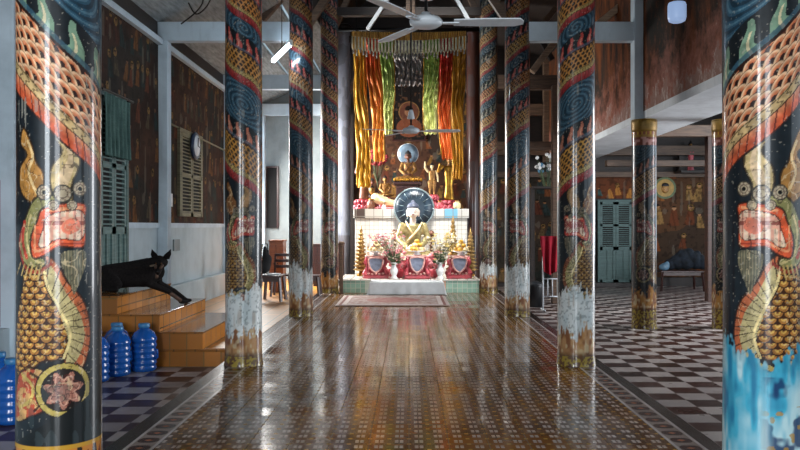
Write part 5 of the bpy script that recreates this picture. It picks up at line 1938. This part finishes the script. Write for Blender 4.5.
# ------------------------------------------------------------------ left rear corner: cabinet, table, chair, red bench
def cabinet(label, px0, px1, py, Y, d, mat, zb=0.004):
    x0, x1 = P(px0, 0, Y).x, P(px1, 0, Y).x
    h = P(0, py, Y).z - zb
    t = thing('cabinet', label, 'cabinet', ((x0 + x1) / 2, Y, zb))
    w_ = (x1 - x0) / 2
    bm = bmesh.new()
    box(bm, -w_, w_, 0, d, 0.05, h - 0.03, 0.005)
    box(bm, -w_ + 0.03, w_ - 0.03, 0.03, d - 0.03, 0, 0.05)
    bm_obj('body', bm, mat, t)
    bm = bmesh.new()
    box(bm, -w_ - 0.02, w_ + 0.02, -0.02, d, h - 0.03, h, 0.005)
    bm_obj('top', bm, mat, t)
    for s in (-1, 1):
        bm = bmesh.new()
        box(bm, min(0.01 * s, (w_ - 0.03) * s), max(0.01 * s, (w_ - 0.03) * s), -0.015, 0.0, 0.1, h - 0.08, 0.004)
        dd = bm_obj('door', bm, mat, t)
        bm = bmesh.new()
        ball(bm, (0.04 * s, -0.028, h * 0.55), 0.014, 2)
        bm_obj('knob', bm, M['iron'], dd, True)
    return t


cabinet('tall orange varnished cabinet against the grey wall in the left rear corner', 269, 283, 240, 17.4, 0.45, M['orangewood'])
cabinet('dark red low cabinet between the two left rear painted columns', 312, 323, 244, 19.2, 0.5, M['redwood'])
cabinet('red brown chest standing behind the dark column at the left altar corner', 336, 343, 243, 20.2, 0.4, M['redwood'])


def table(label, x0, x1, y0, y1, z, mat, zb=0.004):
    t = thing('side_table', label, 'table', ((x0 + x1) / 2, (y0 + y1) / 2, zb))
    a, b = (x1 - x0) / 2, (y1 - y0) / 2
    bm = bmesh.new()
    box(bm, -a, a, -b, b, z - 0.035, z, 0.006)
    bm_obj('tabletop', bm, mat, t)
    for sx in (-1, 1):
        for sy in (-1, 1):
            bm = bmesh.new()
            beam(bm, ((a - 0.04) * sx, (b - 0.04) * sy, z - 0.035), (a * sx, b * sy, 0), 0.045, 0.045)
            bm_obj('leg', bm, mat, t)
    bm = bmesh.new()
    box(bm, -a + 0.05, a - 0.05, -b + 0.04, -b + 0.07, z - 0.12, z - 0.035)
    bm_obj('apron', bm, mat, t)
    return t


table('dark table with splayed legs just right of the painted column by the steps', P(259, 0, 15.2).x, P(281, 0, 15.2).x, 15.2, 15.8, 0.50, M['redwood'])
table('dark red narrow table behind the second left column', P(306, 0, 16.4).x, P(318, 0, 16.4).x, 16.6, 17.0, 0.42, M['redwood'])
t = thing('storage_bag', 'black bulging bag on the dark splayed-leg table', 'bag', (P(266, 0, 15.5).x, 15.5, 0.504))
blob('bag_body', [(Vector((-0.06, 0, 0.14)), (0.15, 0.12, 0.13), Vector((0.03, 0, 0.3)), (0.09, 0.09, 0.1)), (Vector((0, 0, 0.3)), 0.08, Vector((-0.02, 0, 0.52)), 0.04)], simple('black_cloth', '#141518', 0.8), t, 0.02)
bm = bmesh.new()
tube(bm, [(-0.08, 0, 0.5), (-0.06, 0, 0.6), (0.03, 0, 0.6), (0.05, 0, 0.38)], 0.012, 6)
bm_obj('strap', bm, M['iron'], t, True)
bm = bmesh.new()
box(bm, -0.12, 0.12, -0.1, 0.1, 0, 0.03, 0.005)
o = bm_obj('paper_stack', bm, M['porcelain'])
o.location = (P(277, 0, 15.5).x - 0.06, 15.5, 0.504)
tag(o, 'flat stack of white papers at the right end of the dark splayed-leg table', 'paper')
# chair
t = thing('wooden_chair', 'small dark chair between the orange cabinet and the painted column', 'chair', (P(281, 0, 16.4).x, 16.55, 0.004))
bm = bmesh.new(); box(bm, -0.2, 0.2, -0.2, 0.2, 0.42, 0.45, 0.01); bm_obj('seat', bm, M['redwood'], t)
for sx in (-1, 1):
    for sy in (-1, 1):
        bm = bmesh.new(); beam(bm, (0.17 * sx, 0.17 * sy, 0.42), (0.2 * sx, 0.2 * sy, 0), 0.035, 0.035); bm_obj('leg', bm, M['redwood'], t)
bm = bmesh.new()
for sx in (-1, 1):
    beam(bm, (0.18 * sx, 0.18, 0.44), (0.18 * sx, 0.24, 0.86), 0.035, 0.03)
for z in (0.6, 0.72, 0.84):
    box(bm, -0.18, 0.18, 0.2, 0.235, z - 0.03, z + 0.03)
bm_obj('backrest', bm, M['redwood'], t)
# tall dark window slot on the grey rear wall
wn = bpy.data.objects.new('window_2', None)
COL.objects.link(wn)
struct(wn)
x0, x1, z1, z0 = P(267, 0, 21.88).x, P(277, 0, 21.88).x, P(0, 168, 21.88).z, P(0, 228, 21.88).z
frame(wn, 'x', x0, x1, z0, z1, 21.885, M['redwood'], 0.05)
bm = bmesh.new(); box(bm, x0, x1, 21.85, 21.885, z0, z1); bm_obj('pane', bm, M['black'], wn)
# thin pale post by the altar's left front corner
t = thing('wooden_post', 'short pale post standing at the left front corner of the altar platform', 'post', (P(341, 0, 17.0).x, 17.1, 0))
bm = bmesh.new(); box(bm, -0.035, 0.035, -0.035, 0.035, 0, 1.08, 0.006); bm_obj('shaft', bm, M['brownwood'], t)
bm = bmesh.new(); box(bm, -0.05, 0.05, -0.05, 0.05, 1.08, 1.12, 0.01); bm_obj('cap', bm, M['palewood'], t)

# ------------------------------------------------------------------ right side: teal door, table with bundle, rack with red cloth, loft figure
dr = bpy.data.objects.new('door_2', None)
COL.objects.link(dr)
struct(dr)
DYY = YB - 0.05
dx0, dx1 = P(600, 0, 21.8).x, P(632, 0, 21.8).x
zb_, zt_ = AZ + 0.12, P(0, 202, 21.8).z
frame(dr, 'x', dx0, dx1, zb_, zt_, DYY, M['teal'], 0.06)
mid = (dx0 + dx1) / 2
for a, b in ((dx0, mid - 0.005), (mid + 0.005, dx1)):
    lf = louvre_leaf(dr, 'door_leaf', 'x', a, b, zb_, zt_, DYY, M['teal'], 20, 0.42)
struct(slab('trim_15', dx0 - 0.2, dx1 + 0.2, YB - 0.35, YB - 0.02, AZ, AZ + 0.12, M['darkstone'], None, 0.01))
# haloed painted head of the right mural
o = thing('mural_roundel', 'gold haloed painted head in the mural right of the far teal door', 'painting', P(665, 188, 21.8))
bm = bmesh.new()
lathe(bm, [(0.30, -0.01), (0.30, 0.01), (0.01, 0.012)], 32, Matrix.Rotation(R(90), 4, 'X'))
bm_obj('halo', bm, simple('green_gold_halo', '#5c6a3e', 0.5), o)
bm = bmesh.new()
lathe(bm, [(0.24, 0.005), (0.24, 0.018), (0.01, 0.02)], 32, Matrix.Rotation(R(90), 4, 'X'))
bm_obj('halo_centre', bm, simple('ochre_halo', '#b08a3c', 0.5), o)
bm = bmesh.new()
ball(bm, (0, -0.03, -0.02), 0.13, 2, (0.8, 0.2, 1))
bm_obj('face', bm, M['skin_gold'], o, True)
bm = bmesh.new()
ball(bm, (0, -0.025, 0.07), 0.12, 2, (0.85, 0.25, 0.6))
bm_obj('hair', bm, M['dark_fig'], o, True)

table('long low dark bench under the right rear mural', P(660, 0, 20.2).x, P(703, 0, 20.2).x, 20.1, 20.8, 0.52, M['redwood'], AZ)
t = thing('cloth_bundle', 'dark blue heap of blankets piled on the long low bench', 'blankets', (P(687, 0, 20.4).x, 20.5, AZ + 0.52))
lumps = [(-0.42, 0.14, 0.14), (-0.25, 0.22, 0.17), (-0.08, 0.36, 0.17), (0.08, 0.42, 0.15), (0.2, 0.3, 0.19), (0.36, 0.26, 0.16), (0.46, 0.14, 0.13), (-0.02, 0.18, 0.2), (0.3, 0.42, 0.09), (-0.2, 0.36, 0.09)]
blob('blanket', [(Vector((a, 0, c)), c0, Vector((a + 0.06, 0.03, max(c0, c - 0.1))), c0) for a, c, c0 in ((x, max(z, r + 0.01), r) for x, z, r in lumps)], simple('navy_blanket', '#18212c', 0.9, 0, 0.6, 6), t, 0.02, 1)
t = thing('blue_bag', 'pale blue plastic bag lying at the foot of the dark blankets', 'bag', (P(663, 0, 20.3).x, 20.22, AZ + 0.52))
blob('sack', [(Vector((0, 0, 0.09)), (0.14, 0.1, 0.09), Vector((0.08, 0, 0.18)), (0.06, 0.06, 0.06))], simple('pale_blue_plastic', '#5d7d92', 0.4), t, 0.015)
# white tube rack with a red cloth
Y = 15.6
x0, x1 = P(543, 0, Y).x, P(562, 0, Y).x
t = thing('clothes_rack', 'white metal tube rack between the two right painted columns', 'rack', ((x0 + x1) / 2, Y, AZ))
hw = (x1 - x0) / 2
zr = P(0, 240, Y).z - AZ
for s in (-1, 1):
    bm = bmesh.new()
    tube(bm, [(hw * s, 0.2 * 0, 0), (hw * s, 0, zr)], 0.016, 8)
    tube(bm, [(hw * s, -0.22, 0.02), (hw * s, 0.22, 0.02)], 0.016, 8)
    bm_obj('side_frame', bm, M['white'], t, True)
for z in (zr, zr * 0.45, zr * 0.2):
    bm = bmesh.new()
    tube(bm, [(-hw, 0, z), (hw, 0, z)], 0.013, 8)
    bm_obj('crossbar', bm, M['white'], t, True)
for i in range(3):
    bm = bmesh.new()
    tube(bm, [(-hw * 0.5 + hw * 0.5 * i, 0, zr * 0.2), (-hw * 0.5 + hw * 0.5 * i, 0, zr * 0.45)], 0.009, 6)
    bm_obj('upright', bm, M['white'], t, True)
nv, nu = 50, 40
t_, u_ = np.meshgrid(np.linspace(0, 1, nv), np.linspace(0, 1, nu), indexing='ij')
xx = P(539.5, 0, Y).x + (P(560, 0, Y).x - P(539.5, 0, Y).x) * (u_ * (1 - 0.25 * t_) + 0.2 * t_)
over_ = np.clip(t_ * 12, 0, math.pi)
yy = Y - 0.03 - 0.03 * np.sin(u_ * 17 + t_ * 2) * (0.3 + t_)
zz = P(0, 236, Y).z + (P(0, 275, Y).z - P(0, 236, Y).z) * t_ * (1 - 0.25 * np.abs(u_ - 0.4))
o = grid_obj('red_cloth', xx, yy, zz, None, fabric('crimson_cloth', '#a0182c', '#6a0f1e', False, 0.8, 0.2), None, False, 0.01)
tag(o, 'crimson red cloth hung over the white tube rack', 'cloth')
t = thing('plastic_bin', 'dark round bin beside the white rack behind the bright-edged column', 'bin', (P(536, 0, 16.2).x, 16.3, AZ))
bm = bmesh.new(); lathe(bm, [(0.14, 0), (0.17, 0.42), (0.175, 0.44)], 20); bm_obj('body', bm, simple('dark_plastic', '#1a1c1e', 0.4), t, True)
bm = bmesh.new(); lathe(bm, [(0.185, 0.44), (0.18, 0.47), (0.05, 0.53), (0.01, 0.535)], 20); bm_obj('lid', bm, simple('dark_plastic_lid', '#24272a', 0.4), t, True)

# white and blue paper flowers on a shelf high between the right columns
t = thing('paper_flowers', 'white and blue paper flowers standing high between the two right painted columns', 'flowers', P(547, 172, 19.45) + Vector((0, 0, 0)))
rs = random.Random(4)
bw, bb, st = bmesh.new(), bmesh.new(), bmesh.new()
for i in range(26):
    c = Vector((rs.uniform(-0.28, 0.28), rs.uniform(-0.08, 0.08), rs.uniform(0.0, 0.45)))
    tube(st, [(c.x * 0.3, 0, -0.35), c], 0.006, 5)
    ball(bw if i % 3 else bb, c, 0.05, 1, (1, 0.6, 1))
bm_obj('stems', st, M['leaf'], t)
bm_obj('white_blossoms', bw, M['porcelain'], t)['kind'] = 'stuff'
bm_obj('blue_blossoms', bb, simple('blue_paper', '#4f86a8', 0.6), t)['kind'] = 'stuff'
zf = P(0, 172, 19.45).z - 0.36
bm = bmesh.new(); box(bm, P(531, 0, 19.45).x, P(560, 0, 19.45).x, 19.2, 19.7, zf - 0.05, zf)
sh = bm_obj('wall_shelf', bm, M['darkwood'])
tag(sh, 'dark high shelf under the white and blue paper flowers', 'shelf')
bm = bmesh.new(); box(bm, 2.95, 3.05, 19.4, 19.5, AZ, zf - 0.05); bm_obj('bracket', bm, M['darkwood'], sh)

# little red figure in the gallery
gz = 2.925
standing('gallery_figure', 'little red robed figure standing in the gallery over the right mural', (P(692, 0, 21.4).x, 21.5, gz), 0.78, M['skin_gold'], M['redpaint'], M['dark_fig'], 'fold')
struct(slab('trim_16', 7.2, 9.3, GY - 0.75, GY - 0.02, 2.86, 2.922, M['darkwood']))

# ------------------------------------------------------------------ ceiling fans
def fan(hub, rods_top, blade_len, angs, label, bw_=0.13):
    t = thing('ceiling_fan', label, 'ceiling fan', hub, 0, 'white three-blade ceiling fans')
    bm = bmesh.new()
    lathe(bm, [(0.03, -0.05), (0.085, -0.044), (0.115, -0.024), (0.12, 0.0), (0.10, 0.022), (0.05, 0.035), (0.03, 0.06)], 32)
    bm_obj('motor', bm, M['white'], t, True)
    bm = bmesh.new()
    tube(bm, [(0, 0, 0.05), (0, 0, rods_top - hub[2])], 0.012, 8)
    bm_obj('down_rod', bm, M['iron'], t, True)
    bm = bmesh.new()
    lathe(bm, [(0.02, 0.28), (0.035, 0.24), (0.05, 0.16), (0.05, 0.155), (0.02, 0.15)], 20)
    bm_obj('canopy', bm, M['white'], t, True)
    for a in angs:
        Mr = Matrix.Rotation(R(a), 4, 'Z')
        bm = bmesh.new()
        box(bm, 0.09, 0.24, -0.022, 0.022, -0.022, -0.012, 0.003, Mr)
        ir = bmesh.new()
        pts = [(0.2, -0.05), (blade_len * 0.6, -bw_ * 0.5), (blade_len - 0.03, -bw_ * 0.5), (blade_len, -0.02), (blade_len, 0.03), (blade_len - 0.06, bw_ * 0.5), (blade_len * 0.6, bw_ * 0.5), (0.2, 0.05)]
        tl = Matrix.Rotation(R(-9), 4, 'X')
        f = ir.faces.new([ir.verts.new(Mr @ (tl @ Vector((x, y, 0)) + Vector((0, 0, -0.015)))) for x, y in pts])
        q = bmesh.ops.extrude_face_region(ir, geom=[f])
        for v in [g for g in q['geom'] if isinstance(g, bmesh.types.BMVert)]:
            v.co.z += 0.008
        b = bm_obj('blade', ir, M['white'], t)
        bm_obj('blade_arm', bm, M['white'], b)
    return t


h1 = P(426, 21, 5.75)
fan(h1, 7.9, 0.70, (-1, 119, 239), 'large near ceiling fan with white blades above the nave')
h2 = P(411, 130, 11.0)
fan(h2, 7.9, 0.68, (1, 121, 196), 'small far ceiling fan in front of the altar curtains')

# ------------------------------------------------------------------ tube lamp on the left beam, bowl lamp on the right
a, b = P(291, 44, 12.2), P(273, 61, 12.75)
t = thing('tube_lamp', 'bright white tube lamp slung under the left tie beam', 'lamp', (a + b) / 2)
c0 = (a + b) / 2
bm = bmesh.new(); tube(bm, [a - c0, b - c0], 0.03, 12); bm_obj('tube', bm, glow('lit_tube', '#dff1ff', 75), t, True)
bm = bmesh.new(); beam(bm, a - c0 + Vector((0, 0, 0.045)), b - c0 + Vector((0, 0, 0.045)), 0.05, 0.03); bm_obj('fitting', bm, M['white'], t)
bm = bmesh.new(); tube(bm, [(0, 0, 0.05), (0, 0.0, 6.0 - c0.z - 0.35)], 0.006, 6); bm_obj('wire', bm, M['iron'], t)
for q in (a, b):
    bm = bmesh.new(); box(bm, q.x - c0.x - 0.025, q.x - c0.x + 0.025, q.y - c0.y - 0.025, q.y - c0.y + 0.025, q.z - c0.z - 0.03, q.z - c0.z + 0.06, 0.005); bm_obj('end_cap', bm, M['white'], t)

p = P(677, 12, 8.8)
t = thing('hanging_lamp', 'rounded pale blue glass lamp hanging before the brown mural wall', 'lamp', p)
bm = bmesh.new()
lathe(bm, [(0.06, -0.115), (0.088, -0.10), (0.1, -0.06), (0.1, 0.07), (0.09, 0.1), (0.05, 0.112)], 28)
g_ = NT('frosted_blue_glass', 0.3)
g_.color(lin('#9db6dc'))
g_.b.inputs['Emission Color'].default_value = (*lin('#a9c4f0'), 1)
g_.b.inputs['Emission Strength'].default_value = 0.45
bm_obj('lamp_shade', bm, g_.m, t, True)
bm = bmesh.new(); lathe(bm, [(0.035, 0.11), (0.035, 0.15), (0.012, 0.17)], 16); bm_obj('socket', bm, M['iron'], t, True)
bm = bmesh.new(); tube(bm, [(0, 0, 0.16), (0, 0, 5.95 - p.z)], 0.005, 6); bm_obj('wire', bm, M['iron'], t)

# cables looping over the left bay
for i, (pts) in enumerate((((181, 24), (196, 12), (203, 0), (196, -12)), ((188, 2), (196, 14), (207, 6), (214, -10)))):
    bm = bmesh.new()
    tube(bm, [tuple(v) for v in curve([tuple(P(x, y, 12.7)) for x, y in pts], 6, False)], 0.012, 6)
    o = bm_obj('electric_cable', bm, M['iron'], None, True)
    tag(o, ('dark cable drooping over the left tie beam, lower loop' if i == 0 else 'thin cable curling above the left tie beam, upper loop'), 'cable')
